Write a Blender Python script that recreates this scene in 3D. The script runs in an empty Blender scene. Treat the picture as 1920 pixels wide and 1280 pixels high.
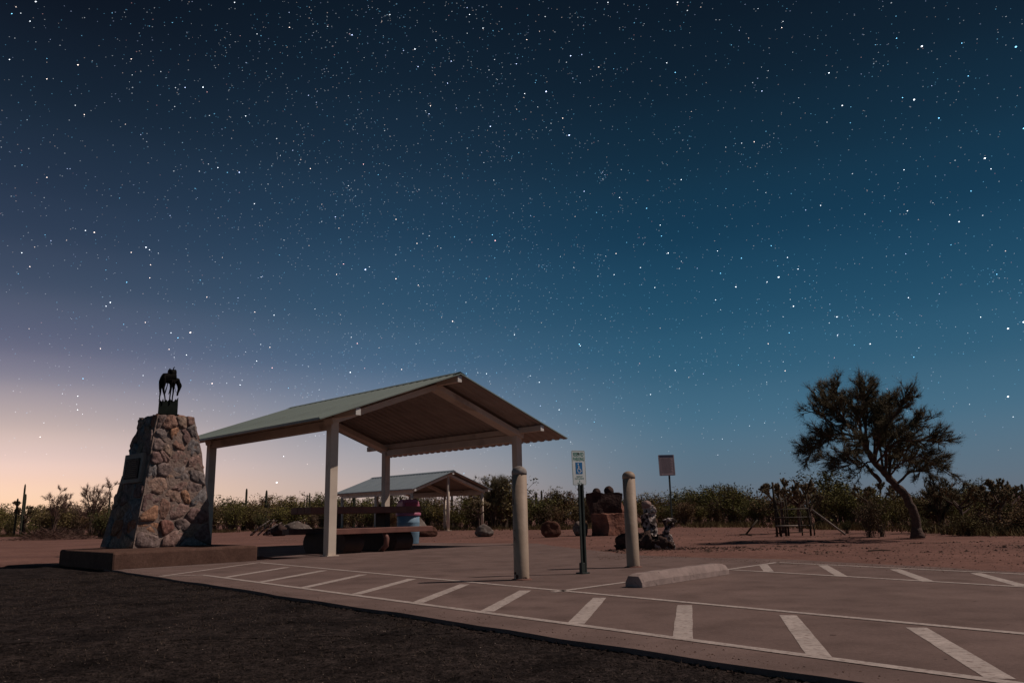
import bpy, bmesh, math, random
from mathutils import Vector, Matrix, noise
R = math.radians
rnd = random.Random(7)
S = bpy.context.scene
C = S.collection

# ------------------------------------------------------------------ camera
cd = bpy.data.cameras.new('camera'); cam = bpy.data.objects.new('camera', cd); C.objects.link(cam)
cd.sensor_width = 36.0; cd.lens = 28.0; cd.clip_start = 0.05; cd.clip_end = 12000
PITCH, ROLL = 0.2152, -0.0225
fw = Vector((0, math.cos(PITCH), math.sin(PITCH))); up0 = Vector((0, -math.sin(PITCH), math.cos(PITCH))); rt0 = Vector((1, 0, 0))
rt = rt0*math.cos(ROLL) + up0*math.sin(ROLL); up = -rt0*math.sin(ROLL) + up0*math.cos(ROLL)
M = Matrix((rt, up, -fw)).transposed().to_4x4(); M.translation = Vector((0, 0, 0.65))
cam.matrix_world = M
S.camera = cam

# ------------------------------------------------------------------ view, moon, sky
S.view_settings.view_transform = 'Standard'; S.view_settings.look = 'None'
S.view_settings.exposure = 0.0; S.view_settings.gamma = 1.0; S.view_settings.use_curve_mapping = False
S.cycles.use_denoising = True; S.cycles.denoising_input_passes = 'RGB_ALBEDO_NORMAL'
S.cycles.transparent_max_bounces = 16; S.cycles.max_bounces = 6; S.cycles.diffuse_bounces = 3; S.cycles.glossy_bounces = 2
S.cycles.sample_clamp_indirect = 0.3
MOON = Vector((1.03, 0.11, 1.17)).normalized()
ld = bpy.data.lights.new('moon', 'SUN'); ld.energy = 2.7; ld.angle = R(0.5); ld.color = (1.0, 0.83, 0.73)
lo = bpy.data.objects.new('moon', ld); C.objects.link(lo); lo.location = (20, 3, 30)
lo.rotation_euler = MOON.to_track_quat('Z', 'Y').to_euler()

w = bpy.data.worlds.new('World'); S.world = w; w.use_nodes = True
nt = w.node_tree; N = nt.nodes; Lk = nt.links; N.clear()
def srgb(r, g, b):
    f = lambda c: (c/255/12.92) if c/255 <= 0.04045 else ((c/255+0.055)/1.055)**2.4
    return (f(r), f(g), f(b), 1)
def nm(op, a, b=None, clamp=False):
    n = N.new('ShaderNodeMath'); n.operation = op; n.use_clamp = clamp
    for i, v in enumerate((a, b)):
        if v is None: continue
        if isinstance(v, (int, float)): n.inputs[i].default_value = v
        else: Lk.new(v, n.inputs[i])
    return n.outputs[0]
tc = N.new('ShaderNodeTexCoord'); sep = N.new('ShaderNodeSeparateXYZ'); Lk.new(tc.outputs['Generated'], sep.inputs[0])
el = nm('ARCSINE', sep.outputs['Z'])
elf = nm('MAXIMUM', nm('DIVIDE', el, R(50)), 0.0)           # 0 at horizon, 1 at 50 degrees
az = nm('ARCTAN2', sep.outputs['X'], sep.outputs['Y'])
d0 = nm('ABSOLUTE', nm('SUBTRACT', az, R(-46)))
d1 = nm('MINIMUM', d0, nm('SUBTRACT', 2*math.pi, d0))        # angle away from the city glow
def ramp(fac, stops):
    n = N.new('ShaderNodeValToRGB'); n.color_ramp.interpolation = 'CARDINAL'
    e = n.color_ramp.elements
    while len(e) > 1: e.remove(e[-1])
    e[0].position = stops[0][0]/50; e[0].color = srgb(*stops[0][1])
    for p, c in stops[1:]:
        k = e.new(p/50); k.color = srgb(*c)
    Lk.new(fac, n.inputs[0]); return n.outputs[0]
SKY_R = [(0, (98, 106, 118)), (2.0, (93, 110, 125)), (5.6, (74, 108, 130)), (9, (54, 95, 120)), (12.6, (38, 81, 107)), (18, (23, 62, 87)), (23, (18, 49, 70)), (28, (14, 36, 53)), (33, (11, 26, 40)), (42, (8, 18, 29)), (50, (7, 15, 25))]
SKY_C = [(0, (186, 160, 150)), (3, (171, 162, 163)), (6.3, (130, 139, 155)), (9.9, (84, 108, 134)), (13.3, (56, 87, 113)), (18.8, (37, 67, 92)), (24, (27, 50, 71)), (29, (19, 37, 54)), (34, (13, 27, 41)), (42, (9, 18, 29)), (50, (7, 15, 25))]
SKY_L = [(0, (250, 197, 160)), (1.5, (253, 211, 178)), (2.8, (246, 208, 187)), (4, (231, 201, 191)), (5.9, (199, 178, 173)), (8.5, (149, 141, 152)), (10.6, (107, 108, 129)), (14, (74, 84, 106)), (17.2, (53, 66, 88)), (20.3, (40, 54, 75)), (25, (26, 40, 57)), (30.8, (15, 24, 37)), (37, (10, 17, 27)), (50, (7, 14, 23))]
cR, cC, cL = ramp(elf, SKY_R), ramp(elf, SKY_C), ramp(elf, SKY_L)
def mixc(f, a, b):
    n = N.new('ShaderNodeMix'); n.data_type = 'RGBA'; Lk.new(f, n.inputs[0]); Lk.new(a, n.inputs[6]); Lk.new(b, n.inputs[7]); return n.outputs[2]
def mapr(v, a, b):
    n = N.new('ShaderNodeMapRange'); n.interpolation_type = 'SMOOTHSTEP'; Lk.new(v, n.inputs[0]); n.inputs[1].default_value = R(a); n.inputs[2].default_value = R(b); return n.outputs[0]
near = mixc(mapr(d1, 11, 40), cL, cC)
skyc = mixc(mapr(d1, 34, 60), near, cR)
hsv = N.new('ShaderNodeHueSaturation'); hsv.inputs['Saturation'].default_value = 1.0; Lk.new(skyc, hsv.inputs['Color'])
bg = N.new('ShaderNodeBackground'); Lk.new(hsv.outputs[0], bg.inputs[0]); bg.inputs[1].default_value = 1.02
sky = N.new('ShaderNodeTexSky'); sky.sky_type = 'NISHITA'; sky.sun_disc = False
sky.sun_elevation = math.asin(MOON.z); sky.sun_rotation = math.atan2(MOON.x, MOON.y)
bg2 = N.new('ShaderNodeBackground'); Lk.new(sky.outputs[0], bg2.inputs[0]); bg2.inputs[1].default_value = 0.0006
ad = N.new('ShaderNodeAddShader'); Lk.new(bg.outputs[0], ad.inputs[0]); Lk.new(bg2.outputs[0], ad.inputs[1])
wo = N.new('ShaderNodeOutputWorld'); Lk.new(ad.outputs[0], wo.inputs[0])

# ------------------------------------------------------------------ helpers
def mat(name, c1, c2=None, rough=0.85, scale=8.0, bump=0.0, bscale=40.0, rand=None, spec=0.3, coords='Object', detail=6, metallic=0.0, c3=None, c3scale=1.0, c3lo=0.5, c3hi=0.65, stretch=None, grain=None):
    m = bpy.data.materials.new(name); m.use_nodes = True; t = m.node_tree; n = t.nodes; l = t.links
    b = n['Principled BSDF']; b.inputs['Roughness'].default_value = rough; b.inputs['Specular IOR Level'].default_value = spec; b.inputs['Metallic'].default_value = metallic
    q = n.new('ShaderNodeTexCoord'); src = q.outputs[coords]
    if stretch:
        mp = n.new('ShaderNodeMapping'); mp.inputs['Scale'].default_value = stretch; l.new(src, mp.inputs[0]); src = mp.outputs[0]
    def nz(sc, dt=detail):
        k = n.new('ShaderNodeTexNoise'); k.inputs['Scale'].default_value = sc; k.inputs['Detail'].default_value = dt; l.new(src, k.inputs[0]); return k.outputs[0]
    if rand:
        oi = n.new('ShaderNodeObjectInfo'); rp = n.new('ShaderNodeValToRGB'); rp.color_ramp.interpolation = 'CONSTANT'
        e = rp.color_ramp.elements; e[0].color = (*rand[0], 1); e[0].position = 0
        e[1].color = (*rand[-1], 1); e[1].position = (len(rand)-1)/len(rand)
        for i in range(1, len(rand)-1):
            k = e.new(i/len(rand)); k.color = (*rand[i], 1)
        l.new(oi.outputs['Random'], rp.inputs[0]); base = rp.outputs[0]
    else:
        rgb = n.new('ShaderNodeRGB'); rgb.outputs[0].default_value = (*c1, 1); base = rgb.outputs[0]
    if c2 is not None:
        mx = n.new('ShaderNodeMix'); mx.data_type = 'RGBA'; mr = n.new('ShaderNodeMapRange'); mr.inputs[1].default_value = 0.35; mr.inputs[2].default_value = 0.65
        l.new(nz(scale), mr.inputs[0]); l.new(mr.outputs[0], mx.inputs[0]); l.new(base, mx.inputs[6])
        if rand: mx.blend_type = 'MULTIPLY'
        mx.inputs[7].default_value = (*c2, 1); base = mx.outputs[2]
    if c3 is not None:
        mx = n.new('ShaderNodeMix'); mx.data_type = 'RGBA'; mr = n.new('ShaderNodeMapRange'); mr.inputs[1].default_value = c3lo; mr.inputs[2].default_value = c3hi
        l.new(nz(c3scale, 8), mr.inputs[0]); l.new(mr.outputs[0], mx.inputs[0]); l.new(base, mx.inputs[6]); mx.inputs[7].default_value = (*c3, 1); base = mx.outputs[2]
    if grain:      # (scale, strength): fine multiplicative speckle of the surface itself
        for gs, ga in grain:
            mx = n.new('ShaderNodeMix'); mx.data_type = 'RGBA'; mx.blend_type = 'MULTIPLY'; mx.inputs[0].default_value = 1.0
            mr = n.new('ShaderNodeMapRange'); mr.inputs[1].default_value = 0.30; mr.inputs[2].default_value = 0.70; mr.inputs[3].default_value = 1-ga; mr.inputs[4].default_value = 1+ga
            l.new(nz(gs, 3), mr.inputs[0]); l.new(base, mx.inputs[6]); l.new(mr.outputs[0], mx.inputs[7]); base = mx.outputs[2]
    l.new(base, b.inputs['Base Color'])
    if bump:
        bp = n.new('ShaderNodeBump'); bp.inputs['Strength'].default_value = 1.0; bp.inputs['Distance'].default_value = bump; l.new(nz(bscale, 10), bp.inputs['Height']); l.new(bp.outputs[0], b.inputs['Normal'])
    return m
def emis(name, col, s, add=False):
    m = bpy.data.materials.new(name); m.use_nodes = True; n = m.node_tree.nodes; n.clear()
    e = n.new('ShaderNodeEmission'); e.inputs[0].default_value = (*col, 1); e.inputs[1].default_value = s
    o = n.new('ShaderNodeOutputMaterial'); m.node_tree.links.new(e.outputs[0], o.inputs[0])
    if add:
        tr_ = n.new('ShaderNodeBsdfTransparent'); a_ = n.new('ShaderNodeAddShader'); m.node_tree.links.new(e.outputs[0], a_.inputs[0]); m.node_tree.links.new(tr_.outputs[0], a_.inputs[1]); m.node_tree.links.new(a_.outputs[0], o.inputs[0])
    m.cycles.emission_sampling = 'NONE'; return m
class MB:
    def __init__(s): s.v = []; s.f = []; s.m = []
    def add(s, vs, fs, mi=0):
        k = len(s.v); s.v += [tuple(p) for p in vs]; s.f += [tuple(i+k for i in f) for f in fs]; s.m += [mi]*len(fs)
    def box(s, c, d, rz=0, mi=0, mtx=None):
        x, y, z = d[0]/2, d[1]/2, d[2]/2
        pts = [Vector((a*x, b*y, e*z)) for e in (-1, 1) for b in (-1, 1) for a in (-1, 1)]
        m = mtx or Matrix.Rotation(rz, 3, 'Z')
        s.add([Vector(c)+m @ p for p in pts], [(0, 2, 3, 1), (4, 5, 7, 6), (0, 1, 5, 4), (2, 6, 7, 3), (0, 4, 6, 2), (1, 3, 7, 5)], mi)
    def bar(s, a, b, wd, h, upv=(0, 0, 1), mi=0):
        a, b = Vector(a), Vector(b); d = (b-a); L = d.length; x = d/L; y = Vector(upv).cross(x).normalized(); z = x.cross(y)
        s.box((a+b)/2, (L, wd, h), mtx=Matrix((x, y, z)).transposed(), mi=mi)
    def tube(s, pts, rad, n=8, mi=0, cap=True):
        rings = []; pts = [Vector(p) for p in pts]; px = None
        for i, p in enumerate(pts):
            d = (pts[min(i+1, len(pts)-1)]-pts[max(i-1, 0)]).normalized()
            if px is None: px = d.orthogonal().normalized()
            px = (px-d*px.dot(d)).normalized(); py = d.cross(px); r = rad[i] if hasattr(rad, '__len__') else rad
            rings.append([p+(px*math.cos(2*math.pi*k/n)+py*math.sin(2*math.pi*k/n))*r for k in range(n)])
        vs = [q for r_ in rings for q in r_]; fs = []
        for i in range(len(pts)-1):
            for k in range(n): fs.append((i*n+k, i*n+(k+1) % n, (i+1)*n+(k+1) % n, (i+1)*n+k))
        if cap: fs.append(tuple(range(n-1, -1, -1))); fs.append(tuple((len(pts)-1)*n+k for k in range(n)))
        s.add(vs, fs, mi)
    def lathe(s, prof, c=(0, 0, 0), n=24, mi=0):
        vs = []; fs = []
        for r_, z in prof:
            for k in range(n): a = 2*math.pi*k/n; vs.append((c[0]+r_*math.cos(a), c[1]+r_*math.sin(a), c[2]+z))
        for i in range(len(prof)-1):
            for k in range(n): fs.append((i*n+k, i*n+(k+1) % n, (i+1)*n+(k+1) % n, (i+1)*n+k))
        fs.append(tuple(range(n-1, -1, -1))); fs.append(tuple((len(prof)-1)*n+k for k in range(n)))
        s.add(vs, fs, mi)
    def prism(s, poly, z0, z1, mi=0):
        n = len(poly); s.add([(x, y, z0) for x, y in poly]+[(x, y, z1) for x, y in poly],
            [tuple(range(n-1, -1, -1)), tuple(range(n, 2*n))]+[(i, (i+1) % n, n+(i+1) % n, n+i) for i in range(n)], mi)
    def mesh(s, name, mats):
        me = bpy.data.meshes.new(name); me.from_pydata(s.v, [], s.f); me.validate()
        for m in (mats if isinstance(mats, (list, tuple)) else [mats]): me.materials.append(m)
        if len(me.polygons) == len(s.m): me.polygons.foreach_set('material_index', s.m)
        me.update(); return me
    def obj(s, name, mats, parent=None, smooth=False, bevel=0, loc=None, rz=0, **k):
        o = mobj(name, s.mesh(name, mats), parent, **k)
        if smooth: shade(o)
        if bevel:
            b = o.modifiers.new('bevel', 'BEVEL'); b.width = bevel; b.segments = 2; b.limit_method = 'ANGLE'
        if loc is not None: o.location = loc
        o.rotation_euler.z = rz
        return o
def shade(o): o.data.polygons.foreach_set('use_smooth', [True]*len(o.data.polygons)); o.data.update()
def mobj(name, me, parent=None, label=None, cat=None, group=None, kind=None):
    o = bpy.data.objects.new(name, me); C.objects.link(o)
    if parent: o.parent = parent
    if label: o['label'] = label
    if cat: o['category'] = cat
    if group: o['group'] = group
    if kind: o['kind'] = kind
    return o
def thing(name, label, cat, loc=(0, 0, 0), rz=0, group=None):
    o = mobj(name, None, None, label, cat, group); o.location = loc; o.rotation_euler.z = rz; o.empty_display_size = 0.2; return o
def copy_tree(o, parent=None):
    c = o.copy(); C.objects.link(c)
    if parent: c.parent = parent
    for ch in list(o.children): copy_tree(ch, c)
    return c
def tuft(mb, p, rad, n, size, r, mi=1, flat=0.8):
    for _ in range(n):
        q = Vector((r.gauss(0, 1), r.gauss(0, 1), r.gauss(0, flat)))*rad*0.5+p
        a = Vector((r.uniform(-1, 1), r.uniform(-1, 1), r.uniform(-0.3, 1))).normalized(); b = a.orthogonal().normalized()
        b = (b*math.cos(r.random()*6)+a.cross(b)*math.sin(r.random()*6))
        sz = size*r.uniform(0.5, 1.4)
        mb.add([q-b*sz*0.28, q+a*sz*0.5+b*sz*0.05, q+b*sz*0.28, q-a*sz*0.5], [(0, 1, 2, 3)], mi)
def rock_mesh(name, m, seed, dims, sub=3, amp=0.25, flat=0.55):
    bm = bmesh.new(); bmesh.ops.create_icosphere(bm, subdivisions=sub, radius=1)
    rr = random.Random(seed); cuts = [(Vector((rr.uniform(-1, 1), rr.uniform(-1, 1), rr.uniform(-0.3, 1))).normalized(), rr.uniform(flat, 0.92)) for _ in range(11)]
    for v in bm.verts:
        for nrm, d in cuts:
            e = v.co.dot(nrm)-d
            if e > 0: v.co -= nrm*e*0.92
        k = v.co.normalized()
        v.co += k*amp*0.35*noise.noise(k*1.7+Vector((seed*3.1, 0, 0)))+k*amp*0.12*noise.noise(k*6+Vector((seed*3.1, 0, 0)))
        v.co = Vector((v.co.x*dims[0]/2, v.co.y*dims[1]/2, (v.co.z*0.5+0.38)*dims[2]/0.86))
    me = bpy.data.meshes.new(name); bm.to_mesh(me); bm.free(); me.materials.append(m); return me

# ------------------------------------------------------------------ materials
m_conc = mat('pavement_concrete', (0.181, 0.129, 0.117), (0.142, 0.101, 0.092), 0.9, 0.9, 0.0015, 260, c3=(0.111, 0.078, 0.070), c3scale=2.6, c3lo=0.50, c3hi=0.80, spec=0.06, grain=((3.2, .10), (40, .10), (190, .18)))
m_dirt = mat('red_dirt', (0.1976, 0.1069, 0.0875), (0.1555, 0.0853, 0.0713), 0.95, 0.35, 0.02, 9, c3=(0.1091, 0.0605, 0.0518), c3scale=2.2, c3lo=0.52, c3hi=0.8, spec=0.06, grain=((1.1, .14), (9, .16), (45, .22)))
m_asph = mat('rough_asphalt', (0.0200, 0.0156, 0.0146), (0.0310, 0.0238, 0.0220), 0.95, 7, 0.006, 90, c3=(0.0104, 0.0080, 0.0076), c3scale=2.0, c3lo=0.45, c3hi=0.70, spec=0.05, grain=((22, .55), (70, .75), (160, .6)))
m_chip = mat('asphalt_chip', None, None, 0.8, rand=[(0.035, 0.028, 0.026), (0.063, 0.049, 0.043), (0.021, 0.018, 0.018), (0.112, 0.084, 0.070)], spec=0.06)
m_paint = mat('road_paint', (0.45, 0.385, 0.355), (0.36, 0.305, 0.28), 0.75, 4, 0.0008, 300, c3=(0.20, 0.148, 0.132), c3scale=30, c3lo=0.52, c3hi=0.70, grain=((12, .10), (120, .16)))
m_beige = mat('beige_steel_paint', (0.68, 0.585, 0.485), (0.61, 0.52, 0.43), 0.6, 3, 0.001, 60, c3=(0.40, 0.32, 0.26), c3scale=2.2, c3lo=0.58, c3hi=0.75)
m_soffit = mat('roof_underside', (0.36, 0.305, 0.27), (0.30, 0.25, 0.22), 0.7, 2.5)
m_green = mat('green_metal_roof', (0.189, 0.233, 0.211), (0.163, 0.204, 0.187), 0.5, 0.9, spec=0.5, c3=(0.132, 0.154, 0.141), c3scale=1.6, c3lo=0.55, c3hi=0.72)
m_blueroof = mat('grey_blue_metal_roof', (0.2292, 0.2760, 0.3060), (0.1920, 0.2364, 0.2676), 0.4, 1.5, spec=0.5)
m_white = mat('white_cap', (0.612, 0.595, 0.570), None, 0.6)
m_boll = mat('cream_bollard_paint', (0.37, 0.285, 0.215), (0.30, 0.225, 0.17), 0.6, 5, 0.002, 30, c3=(0.20, 0.145, 0.11), c3scale=4, c3lo=0.60, c3hi=0.76)
m_cap = mat('worn_bollard_cap', (0.330, 0.300, 0.276), (0.096, 0.066, 0.054), 0.7, 12)
m_chipd = mat('chipped_paint_patch', (0.06, 0.04, 0.035), (0.10, 0.06, 0.05), 0.9, 40)
m_gpost = mat('dark_green_post', (0.025, 0.033, 0.029), (0.04, 0.05, 0.045), 0.5, 12)
m_sign = mat('sign_white', (0.5566, 0.6129, 0.6313), (0.5014, 0.5566, 0.5761), 0.45, 3)
m_sgreen = mat('sign_green_print', (0.02, 0.16, 0.12), None, 0.5)
m_sblue = mat('sign_blue_print', (0.015, 0.13, 0.33), None, 0.5)
m_signb = mat('sign_back_aluminium', (0.35, 0.35, 0.36), None, 0.4, metallic=0.5)
m_infog = mat('info_board_grey', (0.281, 0.221, 0.246), (0.230, 0.187, 0.212), 0.6, 5)
m_infod = mat('info_board_navy', (0.025, 0.03, 0.07), None, 0.6)
m_infol = mat('info_board_lines', (0.12, 0.10, 0.12), None, 0.6)
m_wood = mat('dark_brown_table_paint', (0.19, 0.085, 0.066), (0.14, 0.062, 0.05), 0.6, 6, 0.002, 30)
m_tsup = mat('table_support_dark', (0.055, 0.033, 0.028), (0.04, 0.025, 0.022), 0.7, 6, 0.002, 30)
m_rail = mat('weathered_rail_wood', (0.09, 0.075, 0.065), (0.05, 0.042, 0.036), 0.85, 14, 0.004, 60)
m_railp = mat('pale_rail', (0.2604, 0.2232, 0.1984), (0.1860, 0.1550, 0.1364), 0.8, 14, 0.004, 60)
m_dpost = mat('dark_old_post', (0.05, 0.038, 0.022), (0.03, 0.024, 0.02), 0.9, 14, 0.004, 60)
m_pink = mat('pink_lid', (0.44, 0.15, 0.23), (0.38, 0.12, 0.19), 0.5, 4)
m_pinkd = mat('pink_flap', (0.30, 0.06, 0.10), None, 0.6)
m_blue = mat('light_blue_barrel', (0.19, 0.31, 0.41), (0.14, 0.24, 0.33), 0.6, 5)
m_plinth = mat('plinth_concrete', (0.116, 0.068, 0.053), (0.089, 0.051, 0.040), 0.92, 4, 0.004, 50, spec=0.06, grain=((25, .14), (90, .2)))
m_mortar = mat('grey_mortar', (0.27, 0.205, 0.175), (0.18, 0.135, 0.118), 0.95, 7, 0.02, 25, spec=0.06)
m_stone = mat('monument_stone', None, (0.50, 0.46, 0.45), 0.9, 14, 0.022, 18, rand=[(0.34, 0.235, 0.18), (0.26, 0.20, 0.185), (0.40, 0.19, 0.12), (0.27, 0.235, 0.225), (0.36, 0.27, 0.215), (0.23, 0.155, 0.145), (0.41, 0.235, 0.155), (0.31, 0.21, 0.185), (0.26, 0.245, 0.245), (0.24, 0.125, 0.105), (0.37, 0.255, 0.205), (0.32, 0.20, 0.16)], spec=0.06, grain=((30, .25),))
m_iron = mat('black_iron', (0.0045, 0.0040, 0.0045), (0.0060, 0.0055, 0.0055), 0.6, 20, 0.002, 60, spec=0.04)
m_irong = mat('green_black_sheet_iron', (0.0138, 0.0187, 0.0160), (0.0094, 0.0132, 0.0116), 0.7, 9, spec=0.04)
m_plq = mat('dark_bronze_plaque', (0.012, 0.010, 0.010), None, 0.75)
m_plt = mat('plaque_lettering', (0.06, 0.045, 0.035), None, 0.6)
m_frame = mat('plaque_frame_stone', (0.328, 0.277, 0.239), (0.265, 0.221, 0.189), 0.9, 8, 0.004, 40)
m_rock = mat('grey_boulder', (0.168, 0.140, 0.125), (0.094, 0.075, 0.069), 0.9, 3.5, 0.02, 12, c3=(0.225, 0.200, 0.181), c3scale=6, c3lo=0.55, c3hi=0.62, spec=0.06)
m_rockr = mat('red_boulder', (0.1296, 0.0648, 0.0475), (0.0778, 0.0389, 0.0302), 0.9, 4, 0.02, 12, spec=0.06)
m_rockb = mat('reddish_block', (0.245, 0.119, 0.086), (0.144, 0.072, 0.058), 0.9, 5, 0.03, 14, spec=0.06)
m_dark = mat('dark_slab_rock', (0.07, 0.045, 0.04), (0.045, 0.03, 0.028), 0.9, 5, 0.03, 14, spec=0.06)
m_drift = mat('bleached_driftwood', (0.44, 0.385, 0.365), (0.24, 0.18, 0.165), 0.9, 14, 0.02, 34, c3=(0.028, 0.020, 0.018), c3scale=13, c3lo=0.47, c3hi=0.55)
m_log = mat('dark_log', (0.09, 0.06, 0.05), (0.05, 0.035, 0.03), 0.9, 8, 0.012, 26, spec=0.06)
m_pinks = mat('pink_stone', (0.300, 0.204, 0.180), (0.240, 0.162, 0.144), 0.9, 5, 0.004, 30)
m_leaf = mat('creosote_leaves', None, (0.6160, 0.6160, 0.5174), 0.7, 3, rand=[(0.1910, 0.1725, 0.0616), (0.2341, 0.1848, 0.0715), (0.1540, 0.1478, 0.0566), (0.2156, 0.1701, 0.0813), (0.2033, 0.1294, 0.0739), (0.1725, 0.1725, 0.0592)], spec=0.06)
m_leafd = mat('dark_leaves', None, (0.7590, 0.7590, 0.6957), 0.7, 3, rand=[(0.1201, 0.1164, 0.0506), (0.1581, 0.1328, 0.0582), (0.1392, 0.0987, 0.0633)], spec=0.06)
m_twig = mat('shrub_twigs', (0.105, 0.072, 0.055), (0.07, 0.048, 0.038), 0.9, 10)
m_brown = mat('dead_brush', (0.16, 0.095, 0.075), (0.10, 0.06, 0.05), 0.9, 6)
m_greyb = mat('grey_brush', (0.12, 0.10, 0.10), (0.07, 0.055, 0.055), 0.9, 6)
m_bark = mat('tree_bark', (0.115, 0.072, 0.055), (0.06, 0.04, 0.033), 0.9, 14, 0.015, 30)
m_crown = mat('crown_twigs', (0.1380, 0.1127, 0.0736), (0.0920, 0.0805, 0.0483), 0.85, 2.5, spec=0.06)
m_grass = mat('dry_grass', (0.191, 0.150, 0.071), (0.128, 0.089, 0.045), 0.85, 3, spec=0.06)
m_cact = mat('saguaro_skin', (0.055, 0.062, 0.040), (0.04, 0.042, 0.03), 0.8, 9)
m_chol = mat('cholla_joints', (0.10, 0.085, 0.045), (0.06, 0.05, 0.03), 0.85, 6)
m_spine = mat('cholla_spines', (0.50, 0.38, 0.22), (0.32, 0.22, 0.13), 0.8, 4)
m_mtn = mat('haze_tinted_rock', (0.135, 0.076, 0.090), (0.099, 0.058, 0.072), 1.0, 0.004)  # purple-pink of distance haze is put into the hills' base colour
m_peb = mat('pebbles', (0.169, 0.108, 0.088), (0.095, 0.061, 0.050), 0.9, 30, spec=0.06)

# ------------------------------------------------------------------ ground
def axis(lo, hi, step, far, g=1.28):
    a = []; x = lo
    while x <= hi: a.append(x); x += step
    s = step; x = hi
    while x < far: s *= g; x += s; a.append(x)
    s = step; x = lo
    while x > -far: s *= g; x -= s; a.insert(0, x)
    return a
def road_d(x, y):
    if x < -10: dA = (14.98-(x+10)*0.2)-y
    else: dA = (14.2-(x+7.92)*0.377)-y
    dB = (x+5.5)*-0.775+(y-12.5)*-0.632
    return min(dA, dB)
xs = axis(-16, 14, 0.2, 6000); ys = axis(2, 34, 0.22, 6000)
vs = []; fs = []
for y in ys:
    for x in xs:
        d = road_d(x, y); f = min(1, max(0, d/0.12))
        far = min(1.0, max(0.0, (math.hypot(x, y)-40)/200))
        n1 = noise.noise(Vector((x*0.9, y*0.9, 0)))*0.012+noise.noise(Vector((x*3.1, y*3.1, 5)))*0.006
        n1 -= 0.028*math.exp(-((y-13.2-0.10*x+0.5*math.sin(x*0.35))/0.16)**2)*(1 if x > 4.2 else 0)
        n1 -= 0.022*math.exp(-((y-14.7-0.07*x+0.4*math.sin(x*0.3+1))/0.14)**2)*(1 if x > 3.6 else 0)
        onpad = (x > -6 and x < 3.6 and y < 19 - 0.0*x and (x*0.7+y*0.714) < 12.2)
        z = -0.016+(min(n1, 0.010) if not onpad else -0.02)-0.16*f
        vs.append((x, y, z))
nx = len(xs)
for j in range(len(ys)-1):
    for i in range(nx-1): fs.append((j*nx+i, j*nx+i+1, (j+1)*nx+i+1, (j+1)*nx+i))
me = bpy.data.meshes.new('dirt_ground'); me.from_pydata(vs, [], fs); me.materials.append(m_dirt)
o = mobj('dirt_ground', me, kind='structure'); shade(o)

# asphalt road: fine displaced mesh near the camera, plain beyond
def agrid(x0, x1, y0, y1, st, amp):
    X = []; x = x0
    while x < x1+1e-6: X.append(x); x += st
    Y = []; y = y0
    while y < y1+1e-6: Y.append(y); y += st
    vs = []; k = len(X)
    for y in Y:
        for x in X:
            v = Vector((x, y, 0))
            z = -0.026+amp*(0.35*noise.noise(v*16)+0.9*noise.noise(v*38)+0.15*noise.noise(v*5))
            vs.append((x, y, z))
    return vs, [(j*k+i, j*k+i+1, (j+1)*k+i+1, (j+1)*k+i) for j in range(len(Y)-1) for i in range(k-1)]
mb = MB()
vv, ff = agrid(-3.2, 2.4, 1.0, 5.0, 0.021, 0.011); mb.add(vv, ff)
vv, ff = agrid(-8.0, 1.6, 5.0, 14.6, 0.055, 0.012); mb.add(vv, ff)
vv, ff = agrid(-8.0, -3.2, 1.0, 5.0, 0.055, 0.011); mb.add(vv, ff)
mb.add([(-400, -60, -0.042), (40, -60, -0.042), (40, 15, -0.042), (-400, 100, -0.042)], [(0, 1, 2, 3)])
o = mb.obj('asphalt_road', m_asph, kind='structure', smooth=True)
mb = MB()
def chips(n, xr, yr, s0, s1, zc, test):
    k = 0
    while k < n:
        x = rnd.uniform(*xr); y = rnd.uniform(*yr)**1
        if not test(x, y): continue
        k += 1; s = rnd.uniform(s0, s1)*rnd.choice((0.6, 1, 1)); a = rnd.random()*6.3
        p = [(x+s*math.cos(a+i*2.1)*rnd.uniform(.6, 1.2), y+s*math.sin(a+i*2.1)*rnd.uniform(.6, 1.2), zc) for i in range(3)]
        mb.add(p+[(x+rnd.uniform(-.3, .3)*s, y+rnd.uniform(-.3, .3)*s, zc+s*rnd.uniform(.3, .7))], [(0, 1, 3), (1, 2, 3), (2, 0, 3)])
onroad = lambda x, y: (x+5.97)*-0.775+(y-12.16)*-0.632 > 0.01 and y < 14.4
chips(30000, (-2.4, 2.0), (1.1, 4.0), 0.003, 0.0075, -0.029, onroad)
chips(34000, (-6.5, 1.3), (3.3, 12.0), 0.005, 0.012, -0.029, onroad)
chips(500, (-2.4, 1.3), (1.1, 6.0), 0.010, 0.020, -0.029, onroad)
chips(900, (-6, 1.3), (3, 12.5), 0.006, 0.016, -0.022, lambda x, y: 0.0 < (x+5.97)*-0.775+(y-12.16)*-0.632 < 0.12)
SPK = MB(); mb_, mb = mb, SPK
chips(900, (-6.0, 1.3), (1.2, 10.0), 0.003, 0.007, -0.022, onroad); mb = mb_
mb.add(SPK.v, SPK.f, 2)
nb_ = 0
while nb_ < 14000:      # dead grass and straw bits matted into the rough surface
    x = rnd.uniform(-6.5, 1.6); y = rnd.uniform(1.1, 12.5)
    if not onroad(x, y) or abs(x) > 0.68*y+0.3 or noise.noise(Vector((x*2.2, y*2.2, 4))) < rnd.uniform(-.5, .35): continue
    nb_ += 1; a = rnd.random()*6.3; l = rnd.uniform(.012, .035); e = (x+l*math.cos(a)*.8, y+l*math.sin(a)*.8, -.026+l*rnd.uniform(.1, .7)); w2 = .0012+.0002*y
    mb.add([(x-w2*math.sin(a), y+w2*math.cos(a), -.029), (x+w2*math.sin(a), y-w2*math.cos(a), -.029), e], [(0, 1, 2)], 1)
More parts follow.
